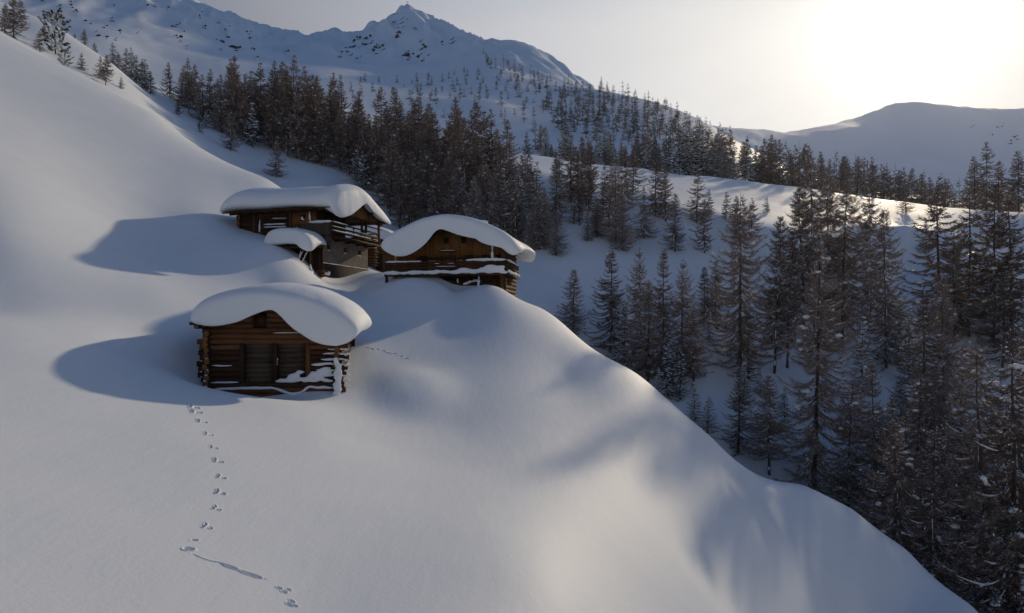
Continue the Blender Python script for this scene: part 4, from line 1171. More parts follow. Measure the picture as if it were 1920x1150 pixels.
def chalet_on_masonry():
    loc, th = ((-15.55, 63.85, 3.9), R(90 - 18))
    t = empty('chalet', loc, th)
    tag(t, 'long timber chalet on a grey masonry base with three small windows and a gallery', 'hut')
    holes = [(u - 0.30, u + 0.30, 2.68, 3.25) for u in (-2.77, 0.0, 2.5)]
    wl_ = wall_face(t, 'masonry_wall', M_PLASTER, -4.05, 4.05, -2.0, 3.75, 0.0, holes)
    for i, h in enumerate(holes):
        w = box('window', t, M_PANE, h[0], h[1], 0.25, 0.29, h[2], h[3])
        box('frame', w, WD['darkz'], (h[0] + h[1]) / 2 - 0.025, (h[0] + h[1]) / 2 + 0.025, 0.22, 0.25, h[2], h[3])
        snow_roll('snow', w, [(h[0] + 0.03, 0.05, h[2] + 0.04), (h[1] - 0.03, 0.05, h[2] + 0.04)], 0.09, 70 + i)
    box('masonry_side', t, M_PLASTER, -4.05, -3.75, 0.004, 8.4, -2.0, 3.75)
    box('masonry_side', t, M_PLASTER, 3.75, 4.05, 0.004, 8.4, -2.0, 3.75)
    box('plinth', t, M_PLINTH, -4.12, 4.12, -0.10, 0.3, -2.6, 1.5)
    snow_roll('snow_ledge', t, [(-4.1, -0.08, 1.52), (-1.5, -0.08, 1.52), (1.0, -0.08, 1.52), (4.1, -0.08, 1.52)], 0.045, 7)
    # timber storey: log side wall towards the slope, board front, open gallery at the right
    for k in range(11):
        z = 3.35 + 0.26 * k
        log('log', t, WD['darky'], (-4.05, 3.1, z), (-4.05, 8.75 + HR.uniform(0, 0.15), z), 0.14, 4)
        log('log', t, WD['darkx'], (-4.4 - HR.uniform(0, 0.12), 8.4, z + 0.13), (3.9, 8.4, z + 0.13), 0.14, 4)
        if k > 1: log('log', t, WD['darky'], (0.6, 0.45, z), (0.6, 8.3, z), 0.13, 4)
    for v in (3.05, 6.9, 6.2):
        box('post', t, WD['brownz'], -4.28, -4.08, v - 0.1, v + 0.1, 3.3, 6.1)
    snow_roll('snow_ledge', t, [(-4.32, 6.25, 4.4), (-4.32, 6.22, 4.9), (-4.32, 6.2, 5.5)], 0.08, 8)
    for (v0, v1, z, m) in [(3.3, 5.9, 4.95, 1), (3.2, 5.0, 5.45, 0), (3.2, 5.9, 4.7, 1)]:
        beam('rail', t, WD['greyy'], (-4.38, v0, z), (-4.38, v1, z + 0.04), 0.09)
        snow_roll('snow_ledge', t, [(-4.40, v0 + 0.1, z + 0.08), (-4.40, (v0 + v1) / 2, z + 0.1), (-4.40, v1 - 0.2, z + 0.12)], 0.075 if m else 0.045, 9 + int(z * 10))
    planks_side(t, WD['goldz'], -4.05, 0.45, 3.0, 3.7, 6.05, 0.24)
    planks_side(t, WD['greyz'], -4.30, -1.25, 2.6, 3.1, 4.98, 0.22)
    h = box('window', t, M_PANE, -4.13, -4.08, 1.55, 2.1, 5.25, 5.75)
    snow_lumps('snow', h, [(-4.16, 1.9, 5.4), (-4.16, 1.7, 5.35), (-4.16, 1.85, 5.58)], [(0.08, 0.17, 0.13)] * 3, 3)
    snow_roll('snow_ledge', t, [(-4.36, 0.95, 6.0), (-4.38, 0.92, 5.5), (-4.38, 0.85, 5.1)], 0.10, 10)
    snow_roll('snow_ledge', t, [(-4.36, 1.0, 5.04), (-4.36, 0.0, 5.06), (-4.36, -1.25, 5.06)], 0.16, 11)
    snow_lumps('snow_clod', t, [(-4.4, 2.2, 4.6), (-4.4, 2.35, 4.58)], [(0.07, 0.2, 0.1)] * 2, 5)
    planks_v(t, WD['darkz'], -3.95, 0.6, 0.42, 3.85, 6.3, 0.25)
    # gallery
    box('gallery_floor', t, WD['darkx'], -4.35, 4.6, -1.32, 0.0, 3.76, 3.9)
    for u in (-3.6, -1.8, 0, 1.8, 3.4):
        beam('joist', t, WD['darky'], (u, -1.25, 3.68), (u, 0.0, 3.68), 0.14)
    for z, w in ((4.95, 0.13), (4.55, 0.16), (4.2, 0.16)):
        beam('rail', t, WD['darkx'], (-4.3, -1.28, z), (3.75, -1.28, z), 0.06, w)
        beam('rail', t, WD['darky'], (3.75, -1.25, z), (3.75, 0.0, z), 0.06, w)
    for i, (z, u0, u1, r_) in enumerate([(5.05, -4.25, -1.7, 0.05), (4.66, -4.25, 1.9, 0.035), (4.31, -4.25, 2.4, 0.055), (4.31, 2.7, 3.7, 0.05), (4.66, 2.0, 3.6, 0.025), (5.03, 2.2, 3.7, 0.025)]):
        snow_roll('snow_ledge', t, [(u0, -1.33, z), ((u0 + u1) / 2, -1.33, z), (u1, -1.33, z)], r_, 80 + i)
    for u in (-4.3, -2.4, -0.6, 1.2, 3.75):
        box('baluster', t, WD['darkz'], u - 0.06, u + 0.06, -1.245, -1.14, 3.9, 5.0)
    for u in (1.15, 1.9, 4.4): box('post', t, WD['darkz'], u - 0.09, u + 0.09, -1.12, -0.94, 3.9, 6.0)
    box('post', t, WD['darkz'], 4.3, 4.48, 3.9, 4.08, 3.7, 6.0)
    beam('collar_beam', t, WD['darkx'], (-4.9, -1.0, 5.95), (5.2, -1.0, 5.95), 0.16, 0.18)
    beam('tie_rail', t, WD['darkx'], (0.7, -1.0, 5.5), (5.0, -1.0, 5.5), 0.09)
    # gable boards
    ridge, eave, half = 7.45, 6.12, 5.05
    sl = (ridge - eave) / half
    planks_v(t, WD['goldz'], -1.6, 2.2, -1.02, 6.05, 8, 0.24, top=lambda u: ridge - abs(u) * sl - 0.03)
    planks_v(t, WD['brownz'], -4.6, -1.6, -1.02, 6.05, 8, 0.24, top=lambda u: ridge - abs(u) * sl - 0.03)
    planks_v(t, WD['brownz'], 2.2, 4.6, -1.02, 6.05, 8, 0.24, top=lambda u: ridge - abs(u) * sl - 0.03)
    planks_v(t, WD['darkz'], -4.0, 4.0, 8.5, 6.0, 8, 0.4, top=lambda u: ridge - abs(u) * sl - 0.03)
    for u in (-4.4, -2.2, 0, 2.2, 4.4):
        log('purlin', t, WD['darky'], (u, -1.75, ridge - abs(u) * sl - 0.15), (u, 9.4, ridge - abs(u) * sl - 0.15), 0.11, 4, 8)
    for v in np.arange(-0.8, 9.4, 1.15):
        beam('rafter', t, WD['darkx'], (-5.2, v, eave - 0.12), (-3.9, v, eave - 0.12 + 1.3 * sl), 0.12, 0.14)
    roof_slabs(t, half + 0.15, -1.85, 9.6, ridge, eave - 0.04, WD['darky'])
    up = 0.1
    bot = [(-5.3, 6.22), (-5.15, 6.2), (-3.5, 6.62), (-1.8, 7.08), (-0.4, 7.45), (0, 7.52), (0.4, 7.45), (1.8, 7.08), (3.5, 6.62), (5.15, 6.2), (5.35, 6.1)]
    top = [(-5.42, 6.4), (-5.4, 6.9), (-4.9, 7.6), (-3.6, 8.2), (-1.8, 8.7), (0.0, 8.85), (1.6, 8.5), (3.0, 7.9), (4.3, 7.3), (5.2, 6.75), (5.5, 6.35)]
    fb = [(-5.35, 5.75), (-5.0, 5.2), (-4.3, 5.1), (-3.3, 5.55), (-2.0, 6.35), (-0.9, 7.0), (-0.15, 7.5), (0.15, 7.5), (0.9, 6.9), (2.0, 6.45), (3.2, 6.15), (4.6, 5.85), (5.5, 5.8)]
    ft = [(-5.5, 6.0), (-5.45, 6.6), (-4.9, 7.35), (-3.6, 7.95), (-1.8, 8.4), (-0.2, 8.45), (1.0, 8.0), (2.2, 7.5), (3.6, 6.95), (4.8, 6.45), (5.6, 5.95)]
    snow_cap(t, [(-2.05, ft, fb), (-1.3, [(u, z + 0.25) for u, z in top], [(u, z - (0.75 if u < -4 else 0.35 if u < -3 else 0)) for u, z in bot]), (-0.2, top, [(u, z - (0.5 if u < -4.9 else 0.1 if u < -4 else 0)) for u, z in bot]), (0.6, top, bot), (3.0, [(u, z + 0.15) for u, z in top], bot), (5.0, [(u, z + 0.05) for u, z in top], bot), (7.0, [(u, z + 0.3) for u, z in top], bot), (8.4, [(u, z + 0.4) for u, z in top], bot), (9.4, [(u, z + 0.05) for u, z in top], bot), (10.0, [(u * 0.98, z - 0.35) for u, z in top], bot)], seed=2, cap0=0.25, cap1=0.3)
    return t

def balcony_chalet():
    loc, th = frame_of(835, 56.0, 100, 2.0)
    t = empty('chalet', loc, th)
    tag(t, 'brown boarded chalet with a long snowy balcony across its front, right of the others', 'hut')
    ridge, eave, half = 6.0, 4.3, 5.25
    sl = (ridge - eave) / half
    topf = lambda u: ridge - abs(u) * sl - 0.04
    V0, D = 1.3, 7.2
    # board front with door, shutters and small upper windows
    front = [(-4.6, -2.6), (-1.9, -0.75), (0.55, 1.35), (2.05, 2.75), (3.4, 4.0)]
    for a, b in front: planks_v(t, WD['goldz'], a, b, V0, 1.8, 8, 0.21, top=lambda u: min(topf(u), 3.75))
    planks_v(t, WD['goldz'], -4.6, 4.6, V0 - 0.05, 3.75, 8, 0.20, top=topf)
    for a, b in ((-2.6, -1.9), (-0.75, 0.55), (1.35, 2.05), (2.75, 3.4)):
        planks_v(t, WD['darkz'], a, b, V0 + 0.02, 1.8, 3.75, 0.22)
    box('lintel', t, WD['darkx'], -2.8, 3.6, V0 - 0.14, V0 - 0.08, 3.42, 3.62)
    d = box('door', t, WD['darkz'], -0.55, 0.4, V0 - 0.06, V0 - 0.02, 1.85, 3.75)
    for i in range(5): box('plank', d, WD['brownz'], -0.53 + 0.185 * i, -0.53 + 0.185 * i + 0.175, V0 - 0.09, V0 - 0.063, 1.9, 3.7)
    box('hood', t, WD['darkx'], -0.75, 0.6, V0 - 0.5, V0 - 0.06, 4.02, 4.10)
    snow_roll('snow_ledge', t, [(-0.7, V0 - 0.3, 4.14), (0.55, V0 - 0.3, 4.14)], 0.06, 1)
    for u0, u1 in ((-1.85, -1.2), (1.35, 2.0), (2.75, 3.38)):
        s = box('shutter', t, WD['paley'], u0, u1, V0 - 0.09, V0 - 0.055, 2.1, 3.35)
        box('batten', s, WD['goldx'], u0 + 0.04, u1 - 0.04, V0 - 0.12, V0 - 0.092, 2.3, 2.38); box('batten', s, WD['goldx'], u0 + 0.04, u1 - 0.04, V0 - 0.12, V0 - 0.092, 3.05, 3.13)
    for u in (-0.25, 1.25):
        w = box('window', t, M_PANE, u - 0.17, u + 0.17, V0 - 0.115, V0 - 0.08, 4.75, 5.25)
        for a in ((u - 0.22, u - 0.17), (u + 0.17, u + 0.22)): box('frame', w, WD['darkz'], a[0], a[1], V0 - 0.13, V0 - 0.08, 4.7, 5.3)
    snow_lumps('wreath', t, [(1.0 + 0.12 * math.cos(a), V0 - 0.12, 3.2 + 0.14 * math.sin(a)) for a in np.linspace(0.6, 4.5, 8)], [(0.06, 0.04, 0.06)] * 8, 2)
    # side and back walls
    for s in (-1, 1):
        for k in range(17):
            z = -1.2 + 0.34 * k
            if z > 4.2: break
            log('log', t, WD['brownx' if False else 'browny'], (s * 4.55, V0 - (0.15 if z > 1.9 else 0.5), z), (s * 4.55, D, z), 0.175, 4)
    planks_v(t, WD['darkz'], -4.6, 4.6, D, -1.5, 8, 0.5, top=topf)
    # lower storey behind the drift
    planks_v(t, WD['darkz'], -4.5, 4.35, V0 - 0.35, -1.8, 1.98, 0.28)
    h = box('window', t, M_PANE, -0.55, 0.75, V0 - 0.43, V0 - 0.385, 1.3, 1.78)
    for u in (-0.6, 0.8): snow_roll('snow', h, [(u, V0 - 0.45, 1.8), (u + 0.02, V0 - 0.47, 1.55), (u + 0.1, V0 - 0.5, 1.4)], 0.07, int(u * 10) + 9)
    for u in (-5.1, 2.9, 4.95): box('post', t, WD['darkz'], u - 0.1, u + 0.1, 0.05, 0.25, -1.6 if u < 4 else -2.2, 2.0)
    snow_roll('snow_ledge', t, [(2.82, -0.02, 1.95), (2.8, -0.03, 1.4), (2.74, -0.04, 0.7)], 0.10, 12)
    snow_lumps('snow_clod', t, [(1.6, V0 - 0.45, 1.4), (1.9, V0 - 0.45, 1.5), (2.25, V0 - 0.45, 1.58), (2.5, V0 - 0.45, 1.6), (1.45, V0 - 0.45, 1.35)], [(0.25, 0.1, 0.16)] * 5, 8)
    # balcony
    box('balcony_floor', t, WD['darkx'], -5.2, 5.15, 0.02, V0 - 0.3, 2.02, 2.16)
    beam('edge_beam', t, WD['darkx'], (-5.22, 0.0, 2.05), (5.17, 0.0, 2.05), 0.16, 0.22)
    box('balcony_floor', t, WD['darky'], 4.75, 5.15, V0 - 0.29, 5.6, 2.02, 2.16)
    beam('edge_beam', t, WD['darky'], (5.2, 0.1, 2.05), (5.2, 5.6, 2.05), 0.14, 0.2)
    for i, (z, hgt) in enumerate(((3.08, 0.13), (2.86, 0.20), (2.62, 0.19), (2.36, 0.12))):
        beam('rail', t, WD['darkx'], (-5.2, 0.0, z), (5.15, 0.0, z), 0.05, hgt)
        beam('rail', t, WD['darky'], (5.16, 0.05, z), (5.16, 5.6, z), 0.05, hgt)
    for u in (-5.18, -3.1, -1.0, 1.1, 3.2, 5.1): box('baluster', t, WD['darkz'], u - 0.06, u + 0.06, 0.04, 0.16, 2.16, 3.1)
    for v in (1.9, 3.7, 5.5): box('baluster', t, WD['darkz'], 5.03, 5.12, v - 0.06, v + 0.06, 2.16, 3.1)
    snow_roll('snow_ledge', t, [(-5.15, 0.0, 3.17), (-3.6, 0.0, 3.18), (-2.05, 0.0, 3.18)], 0.09, 30)
    snow_roll('snow_ledge', t, [(1.75, 0.0, 3.2), (2.4, 0.0, 3.24), (3.8, 0.0, 3.25), (5.05, 0.0, 3.22)], 0.15, 31)
    snow_roll('snow_ledge', t, [(5.12, 0.1, 3.2), (5.14, 2.5, 3.2), (5.14, 5.5, 3.18)], 0.12, 32)
    for u0, u1 in ((-0.9, -0.5), (0.2, 0.75), (-0.8, 0.9)): snow_roll('snow_ledge', t, [(u0, -0.03, 2.98 if u1 < 0.8 else 2.74), (u1, -0.03, 2.98 if u1 < 0.8 else 2.74)], 0.035, int(u0 * 10) + 50)
    C, Rd = [], []; rg = random.Random(8)
    for i in range(190):
        u = rg.uniform(-5.15, 4.9)
        top = np.interp(u, [-5.2, -4.6, -4.0, -3.2, -2.6, -2.0, -1.2, -0.4, 0.5, 1.1, 1.5, 1.9, 2.6, 3.2, 3.7, 4.3, 4.9], [2.4, 2.45, 2.34, 2.38, 2.46, 2.42, 2.4, 2.52, 2.38, 2.46, 2.68, 2.52, 2.48, 2.66, 2.84, 2.8, 2.84])
        z = rg.uniform(2.16, max(2.22, top - 0.08)); C.append((u, -0.05 + rg.uniform(-0.05, 0.03), z)); Rd.append((rg.uniform(0.3, 0.55), 0.11, rg.uniform(0.08, 0.13)))
    snow_lumps('snow_drift', t, C, Rd, 4)
    C = [(5.2 + rg.uniform(-0.05, 0.1), rg.uniform(0.1, 5.4), 2.2 + rg.uniform(0, 0.14)) for i in range(40)]
    snow_lumps('snow_drift', t, C, [(0.13, 0.24, 0.13)] * 40, 5)
    box('post', t, WD['greyz'], 3.85, 4.02, 0.05, 0.22, 3.1, 4.6)
    snow_roll('snow_ledge', t, [(3.93, 0.0, 3.25), (3.93, -0.02, 4.0), (3.93, 0.0, 4.55)], 0.10, 33)
    # roof
    for u in (-4.6, -2.3, 0, 2.3, 4.6):
        z = ridge - abs(u) * sl - 0.16
        beam('purlin', t, WD['browny'], (u, -0.35, z), (u, D + 0.5, z), 0.17, 0.2)
    for s in (-1, 1):
        beam('barge_board', t, WD['brownx'], (0, -0.5, ridge - 0.05), (s * half, -0.5, eave - 0.05), 0.05, 0.2)
    roof_slabs(t, half, -0.47, D + 0.6, ridge, eave, WD['darky'])
    k = 55.5 / F
    def cv(lst, du=0.0, dz=0.0): return [((x - 835) * k + du, (HY - y) * k - 2.0 + dz) for x, y in lst]
    ft = cv([(706, 462), (712, 449), (745, 431), (785, 413), (815, 406), (840, 405), (880, 411), (918, 424), (946, 441), (962, 455), (968, 470)])
    fb = cv([(707, 466), (717, 476), (735, 486), (755, 486), (775, 478), (795, 460), (806, 440), (813, 427), (822, 424), (836, 425), (846, 432), (860, 438), (890, 447), (920, 454), (946, 459), (958, 484), (966, 480)])
    st = cv([(704, 460), (710, 445), (745, 426), (785, 407), (815, 400), (840, 399), (882, 405), (922, 419), (954, 437), (972, 455), (980, 474)])
    sb = [(-5.55, 4.3), (-5.25, 4.28), (-3.6, 4.85), (-1.8, 5.5), (-0.4, 6.0), (0, 6.1), (0.4, 6.0), (1.8, 5.5), (3.6, 4.85), (4.9, 4.3), (5.3, 3.2), (5.7, 3.15), (6.1, 3.7)]
    mt = [(-5.75, 4.5), (-5.55, 5.05), (-4.2, 5.8), (-2.4, 6.6), (-0.9, 7.0), (0.3, 7.05), (2.0, 6.75), (3.8, 6.05), (5.2, 5.3), (6.2, 4.6), (6.6, 3.95)]
    mb = [(-5.6, 4.3), (-5.25, 4.4), (-3.6, 4.93), (-1.8, 5.5), (-0.4, 6.0), (0, 6.1), (0.4, 6.0), (1.8, 5.5), (3.6, 4.93), (5.25, 4.38), (5.6, 3.6), (6.2, 3.4), (6.55, 3.6)]
    lb = [(-5.6, 4.3), (-5.25, 4.4), (-3.6, 4.93), (-1.8, 5.5), (-0.4, 6.0), (0, 6.1), (0.4, 6.0), (1.8, 5.5), (3.6, 4.93), (5.25, 4.38), (6.0, 4.05), (6.7, 3.6), (7.0, 3.75)]
    lt = mt[:-2] + [(6.5, 4.7), (7.05, 4.1)]
    snow_cap(t, [(-0.7, ft, fb), (-0.15, st, sb), (1.0, mt, mb), (2.2, mt[:-2] + [(6.0, 4.7), (6.3, 4.2)], lb[:-2] + [(6.2, 3.9), (6.3, 4.0)]), (3.6, lt, lb), (5.4, lt, lb), (7.2, [(u, z - 0.1) for u, z in mt], mb), (7.8, [(u * 0.96, z - 0.4) for u, z in mt], mb)], seed=3, cap0=0.2)
    ch = box('chimney', t, M_PLINTH, 1.75, 2.25, 5.2, 5.7, 5.2, 7.05)
    snow_lumps('snow', ch, [(2.0, 5.45, 7.15), (1.85, 5.4, 7.15), (2.15, 5.5, 7.12)], [(0.32, 0.3, 0.18)] * 3, 6)
    return t

def back_hut():
    loc, th = frame_of(688, 77.0, 100, 6.2)
    t = empty('timber_hut', loc, th)
    tag(t, 'small golden timber hut half hidden in the gap between the two chalets', 'hut')
    ridge, eave, half = 3.9, 2.6, 4.0
    sl = (ridge - eave) / half
    topf = lambda u: ridge - abs(u) * sl - 0.03
    planks_v(t, WD['goldz'], -3.2, 3.2, 0.0, -1.5, 9, 0.28, top=topf)
    planks_v(t, WD['goldz'], -3.2, 3.2, 5.0, -1.5, 9, 0.5, top=topf)
    for s in (-1, 1): planks_side(t, WD['goldz'], s * 3.2, 0.05, 4.95, -1.5, topf(3.2), 0.45)
    box('door', t, WD['darkz'], 1.1, 1.9, -0.07, -0.03, -0.3, 1.7)
    beam('lintel', t, WD['brownx'], (-3.3, -0.08, 1.95), (3.3, -0.08, 1.95), 0.1, 0.16)
    roof_slabs(t, half, -0.7, 5.6, ridge, eave, WD['darky'])
    bot = [(-4.2, 2.6), (-4.0, 2.68), (-2.6, 3.15), (-1.2, 3.6), (-0.2, 3.95), (0.2, 3.95), (1.2, 3.6), (2.6, 3.15), (4.0, 2.66), (4.25, 2.5)]
    top = [(-4.3, 2.8), (-4.2, 3.3), (-3.4, 4.0), (-2.0, 4.6), (-0.6, 4.95), (0.6, 4.9), (2.0, 4.5), (3.3, 3.9), (4.2, 3.2), (4.4, 2.75)]
    snow_cap(t, [(-0.9, top, bot), (0.2, [(u, z + 0.15) for u, z in top], bot), (3.0, [(u, z + 0.15) for u, z in top], bot), (5.6, top, bot)], seed=5)
    return t

def lean_to():
    loc, th = frame_of(548, 57.3, 99, 4.2)
    t = empty('lean_to_shed', loc, th)
    tag(t, 'open lean-to shed under a round snow pillow, below the side of the long chalet', 'shed')
    for u in (-1.2, 0.7, 1.5): log('post', t, WD['darkz'], (u, 0.2, -1.6), (u, 0.2, 2.25), 0.09, 4, 8)
    planks_v(t, WD['darkz'], -2.1, 1.7, 2.3, -1.5, 2.6, 0.3)
    for v in (0.2, 2.2): beam('plate', t, WD['brownx'], (-2.3, v, 2.27 + 0.1 * v), (1.75, v, 2.27 + 0.1 * v), 0.14, 0.16)
    for u in np.linspace(-2.1, 1.65, 6): beam('rafter', t, WD['darky'], (u, -0.35, 2.32), (u, 2.5, 2.62), 0.1, 0.12)
    g = Geo(); g.add(np.array([[-2.35, -0.45, 2.40], [1.8, -0.45, 2.40], [1.8, 2.6, 2.71], [-2.35, 2.6, 2.71], [-2.35, -0.45, 2.46], [1.8, -0.45, 2.46], [1.8, 2.6, 2.77], [-2.35, 2.6, 2.77]]), BOXF)
    piece('roof', g, WD['darkx'], t)
    for u0, u1 in ((0.2, 0.95), (0.7, 1.35), (0.5, 0.75)):
        a, b = (u0, -0.1, 0.4), (u1, 0.1, 1.95)
        beam('pole', t, WD['greyz'], a, b, 0.08)
        snow_roll('snow_ledge', t, [(a[0], -0.16, a[2]), ((a[0] + b[0]) / 2, -0.08, 1.2), (b[0], 0.02, b[2])], 0.04, int(u0 * 20), 0.75, 6)
    snow_roll('snow_ledge', t, [(1.62, 0.1, -0.6), (1.60, 0.1, 0.2), (1.58, 0.1, 0.8)], 0.11, 66)
    bot = [(-2.5, 2.42), (-2.2, 2.42), (-1.2, 2.44), (0.2, 2.44), (0.9, 2.42), (1.4, 2.2), (1.7, 1.9), (2.0, 1.75), (2.3, 1.95), (2.42, 2.4)]
    top = [(-2.6, 2.55), (-2.5, 3.1), (-2.0, 3.65), (-1.3, 3.85), (0.2, 3.8), (1.2, 3.6), (1.9, 3.25), (2.3, 2.8), (2.46, 2.5)]
    bot = [(u * (0.83 if u > 0 else 0.92), z) for u, z in bot]; top = [(u * (0.83 if u > 0 else 0.92), z + 0.1) for u, z in top]
    ub = [(u, max(z, 2.45) + 0.15) for u, z in bot]
    snow_cap(t, [(-0.55, [(u, z - 0.15) for u, z in top], bot), (0.2, top, [(u, z + 0.05) for u, z in bot]), (1.4, [(u, z + 0.1) for u, z in top], ub), (2.6, [(u, z + 0.1) for u, z in top], [(u, z + 0.1) for u, z in ub])], seed=6, cap0=0.25)
    return t

def woodpile():
    x, y = (694 - CX) / F * 71.5, 71.5
    z = (HY - 489) / F * 71.5
    t = empty('woodpile', (x, y, z), R(-10))
    tag(t, 'stack of split firewood against the gap right of the masonry base', 'woodpile')
    for i in range(5):
        for j in range(7):
            u = -0.5 + i * 0.25 + (0.12 if j % 2 else 0); zz = -0.5 + 0.28 * j
            log('log', t, WD['darky'], (u, -0.3 - HR.uniform(0, 0.08), zz), (u, 0.5, zz), 0.125, 2, 7)
    snow_roll('snow', t, [(-0.6, 0.0, 1.35), (0.7, 0.0, 1.35)], 0.16, 3)
    return t

def log_heap():
    p = ray_hit(603, 521, 45)
    t = empty('log_heap', (p[0], p[1], p[2]), R(-38))
    tag(t, 'few rough logs and snow clods heaped at the left foot of the masonry base', 'log heap')
    for i in range(6):
        a = HR.uniform(-0.3, 0.3, 2); zz = 0.1 + 0.17 * (i // 2)
        log('log', t, WD['brownx'], (-1.3 + a[0], -0.25 + 0.3 * (i % 2), zz), (0.7 + a[1], -0.2 + 0.3 * (i % 2) + a[0] * 0.4, zz + 0.1), 0.12, 3, 8)
    rg = random.Random(2)
    snow_lumps('snow', t, [(rg.uniform(-1.7, 0.6), rg.uniform(-0.4, 0.3), rg.uniform(0.25, 0.6)) for _ in range(14)], [(0.26, 0.2, 0.15)] * 14, 7)
    return t
# ------------------------------------------------------------------ rocks, cross, tracks
M_ROCK = masonry_material('dark_rock', (0.018, 0.02, 0.024), (0.07, 0.07, 0.075))
def rocks():
    rg = random.Random(17); metas = []
    for s in range(5):
        g = Geo(); rn = np.random.default_rng(50 + s); n = 5
        C = np.stack([rn.normal(0, 0.75, n), rn.normal(0, 0.35, n), rn.normal(0, 0.35, n)], 1)
        v, f = blobs(C, 0.25 + 0.45 * rn.random((n, 3)), rn, 0.45); g.add(v, f)
        metas.append(g.mesh('rock', [M_ROCK], False))
    spots = [(690, 73, 10), (682, 84, 8), (655, 90, 7), (650, 98, 7), (667, 75, 7), (705, 88, 7), (748, 68, 11), (745, 62, 7), (717, 86, 9), (704, 94, 8), (752, 44, 6), (736, 46, 6), (755, 36, 5), (764, 104, 10), (786, 105, 9), (792, 92, 8), (794, 84, 5), (763, 112, 5), (668, 110, 6), (640, 98, 5), (636, 108, 5), (793, 114, 5), (829, 79, 6), (849, 75, 6), (846, 82, 5), (780, 55, 5), (741, 40, 4), (740, 26, 4),
             (430, 88, 10), (418, 80, 7), (424, 70, 6), (334, 72, 8), (382, 53, 6), (335, 47, 5), (322, 50, 6), (207, 40, 6), (224, 59, 7), (192, 52, 5), (160, 40, 6), (139, 22, 5), (132, 10, 5), (130, 4, 4), (80, 3, 5), (350, 88, 5), (372, 33, 6), (462, 60, 5), (466, 72, 5), (472, 92, 5), (480, 108, 5), (635, 108, 4), (535, 97, 5), (213, 10, 4), (275, 10, 5), (315, 14, 5), (258, 62, 3), (290, 12, 4), (410, 44, 4), (422, 56, 5), (441, 96, 4), (345, 60, 4), (180, 68, 6), (200, 70, 6), (216, 76, 5), (110, 12, 4), (1782 + 40, 238, 5), (1868, 240, 8), (1880, 232, 5), (1895, 270, 9), (1904, 262, 6)]
    extra = []
    for px, py, w in spots:
        for _ in range(2 if w > 6 else 1): extra.append((px + rg.gauss(0, w * 0.9), py + rg.gauss(0, w * 0.7), w * rg.uniform(0.4, 0.75)))
    for px, py, w in spots + extra:
        p = ray_hit(px, py, 235, 3000)
        if p is None: continue
        o = bpy.data.objects.new('rock', metas[rg.randrange(5)]); COL.objects.link(o)
        s = w / F * p[1] * 0.72
        o.location = p; o.scale = (s * rg.uniform(0.8, 1.3), s, s * rg.uniform(0.5, 0.9)); o.rotation_euler = (R(-20), rg.uniform(-0.9, -0.3), rg.uniform(-0.4, 0.4))
        tag(o, 'dark bare rock poking out of the snowy mountain face', 'rock', 'rocks on the mountain face')
def summit_cross():
    best = None
    for Y in range(1200, 1420, 4):
        x = (763.5 - CX) / F * Y; z = gz(x, Y)
        if best is None or z / Y > best[0]: best = (z / Y, x, Y, z)
    t = empty('summit_cross', (best[1], best[2], best[3] - 0.5))
    tag(t, 'tiny dark cross on the very top of the pointed summit', 'summit cross')
    box('upright', t, WD['darkz'], -0.25, 0.25, -0.25, 0.25, -1, 5.0); box('crossbar', t, WD['darkx'], -1.3, 1.3, -0.2, 0.2, 3.3, 3.8)
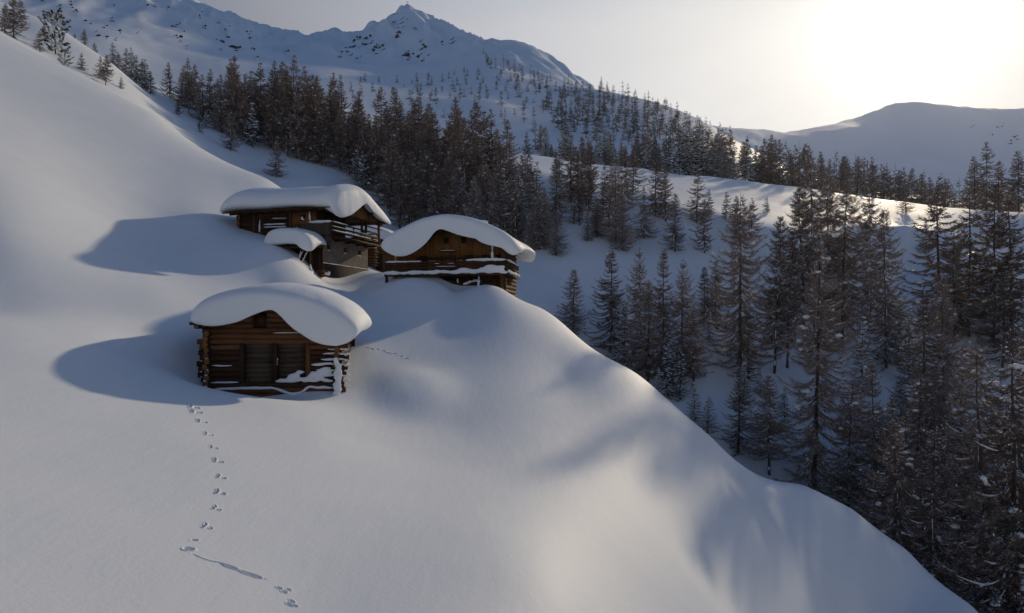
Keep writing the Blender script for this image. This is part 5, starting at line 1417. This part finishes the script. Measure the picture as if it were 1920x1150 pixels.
def track_pits():
    rg = random.Random(6)
    main = [(361, 763, 0), (365, 772, 0), (376, 790, 0), (389, 814, 0), (399, 839, 0), (407, 864, 0), (413, 894, 0), (411, 923, 0), (405, 953, 0), (387, 987, 0)]
    P = [ray_hit(px, py, 9) for px, py, _ in main]
    for i, p in enumerate(P):
        q = P[i + 1] if i + 1 < len(P) else P[i - 1]
        d = (q - p) if i + 1 < len(P) else (p - q)
        a = math.atan2(d[1], d[0]); ca, sa = math.cos(a), math.sin(a)
        sz = rg.uniform(0.75, 1.1) * p[1] / 27
        for (f, s, ra, rb, tw) in ((-0.14, -0.06, 0.13, 0.05, 0.2), (0.10, -0.10, 0.075, 0.05, -0.2), (0.12, 0.19, 0.07, 0.055, 0.6)):
            PITS.append((p[0] + (ca * f - sa * s) * sz, p[1] + (sa * f + ca * s) * sz, ra * sz, rb * sz, a + tw, 0.15 * sz))
    for px, py, ra, rb, h in ((365, 1013, 0.10, 0.06, 0.07), (354, 1030, 0.15, 0.09, 0.16)):
        p = ray_hit(px, py, 9); k = p[1] / 24; PITS.append((p[0], p[1], ra * k, rb * k, 0.4, h * k))
    line = [(362, 1040), (378, 1047), (394, 1052), (410, 1055), (424, 1060), (440, 1066), (460, 1074), (482, 1081), (497, 1086)]
    Q = [ray_hit(px, py, 9) for px, py in line]
    for i in range(len(Q) - 1):
        d = Q[i + 1] - Q[i]; m = (Q[i] + Q[i + 1]) / 2; a = math.atan2(d[1], d[0])
        big = i in (4, 6)
        PITS.append((m[0], m[1], np.hypot(d[0], d[1]) * 0.62, 0.04 if big else 0.016, a, 0.10 if big else 0.03))
    for px, py in ((486, 1084), (524, 1103), (533, 1110), (541, 1106), (548, 1128), (552, 1136), (542, 1133)):
        p = ray_hit(px, py, 9); PITS.append((p[0], p[1], rg.uniform(0.045, 0.065), 0.03, rg.uniform(-0.8, 0.3), 0.07))
    for px, py in ((688, 652), (697, 654), (708, 655), (720, 658), (728, 662), (740, 663), (752, 668), (762, 672)):
        p = ray_hit(px, py, 30); PITS.append((p[0], p[1], rg.uniform(0.10, 0.15), 0.055, rg.uniform(-1.2, 0.8), 0.08))

def haze(snow):
    """thin bright air in the valley: one closed box round everything"""
    co = np.empty(len(snow.data.vertices) * 3, dtype=np.float32); snow.data.vertices.foreach_get('co', co); co = co.reshape(-1, 3)
    x0, y0, z0 = co.min(0) - (30, 30, 1); x1, y1, z1 = co.max(0) + (30, 30, 12)
    g = Geo(); g.add(box_v(x0, x1, y0, y1, z0, z1), BOXF)
    m = bpy.data.materials.new('haze'); m.use_nodes = True; nt = m.node_tree; nt.nodes.clear()
    o_ = nt.nodes.new('ShaderNodeOutputMaterial'); v = nt.nodes.new('ShaderNodeVolumePrincipled')
    v.inputs['Color'].default_value = (0.96, 0.97, 1.0, 1); v.inputs['Density'].default_value = 0.000024; v.inputs['Anisotropy'].default_value = 0.7
    nt.links.new(v.outputs['Volume'], o_.inputs['Volume'])
    o = piece('haze', g, m, None); tag(o, kind='stuff')
# ------------------------------------------------------------------ put it together
track_pits()
snow = build_ground()
log_barn()
chalet_on_masonry()
balcony_chalet()
back_hut()
lean_to()
woodpile()
log_heap()
rocks()
summit_cross()
forest()
haze(snow)
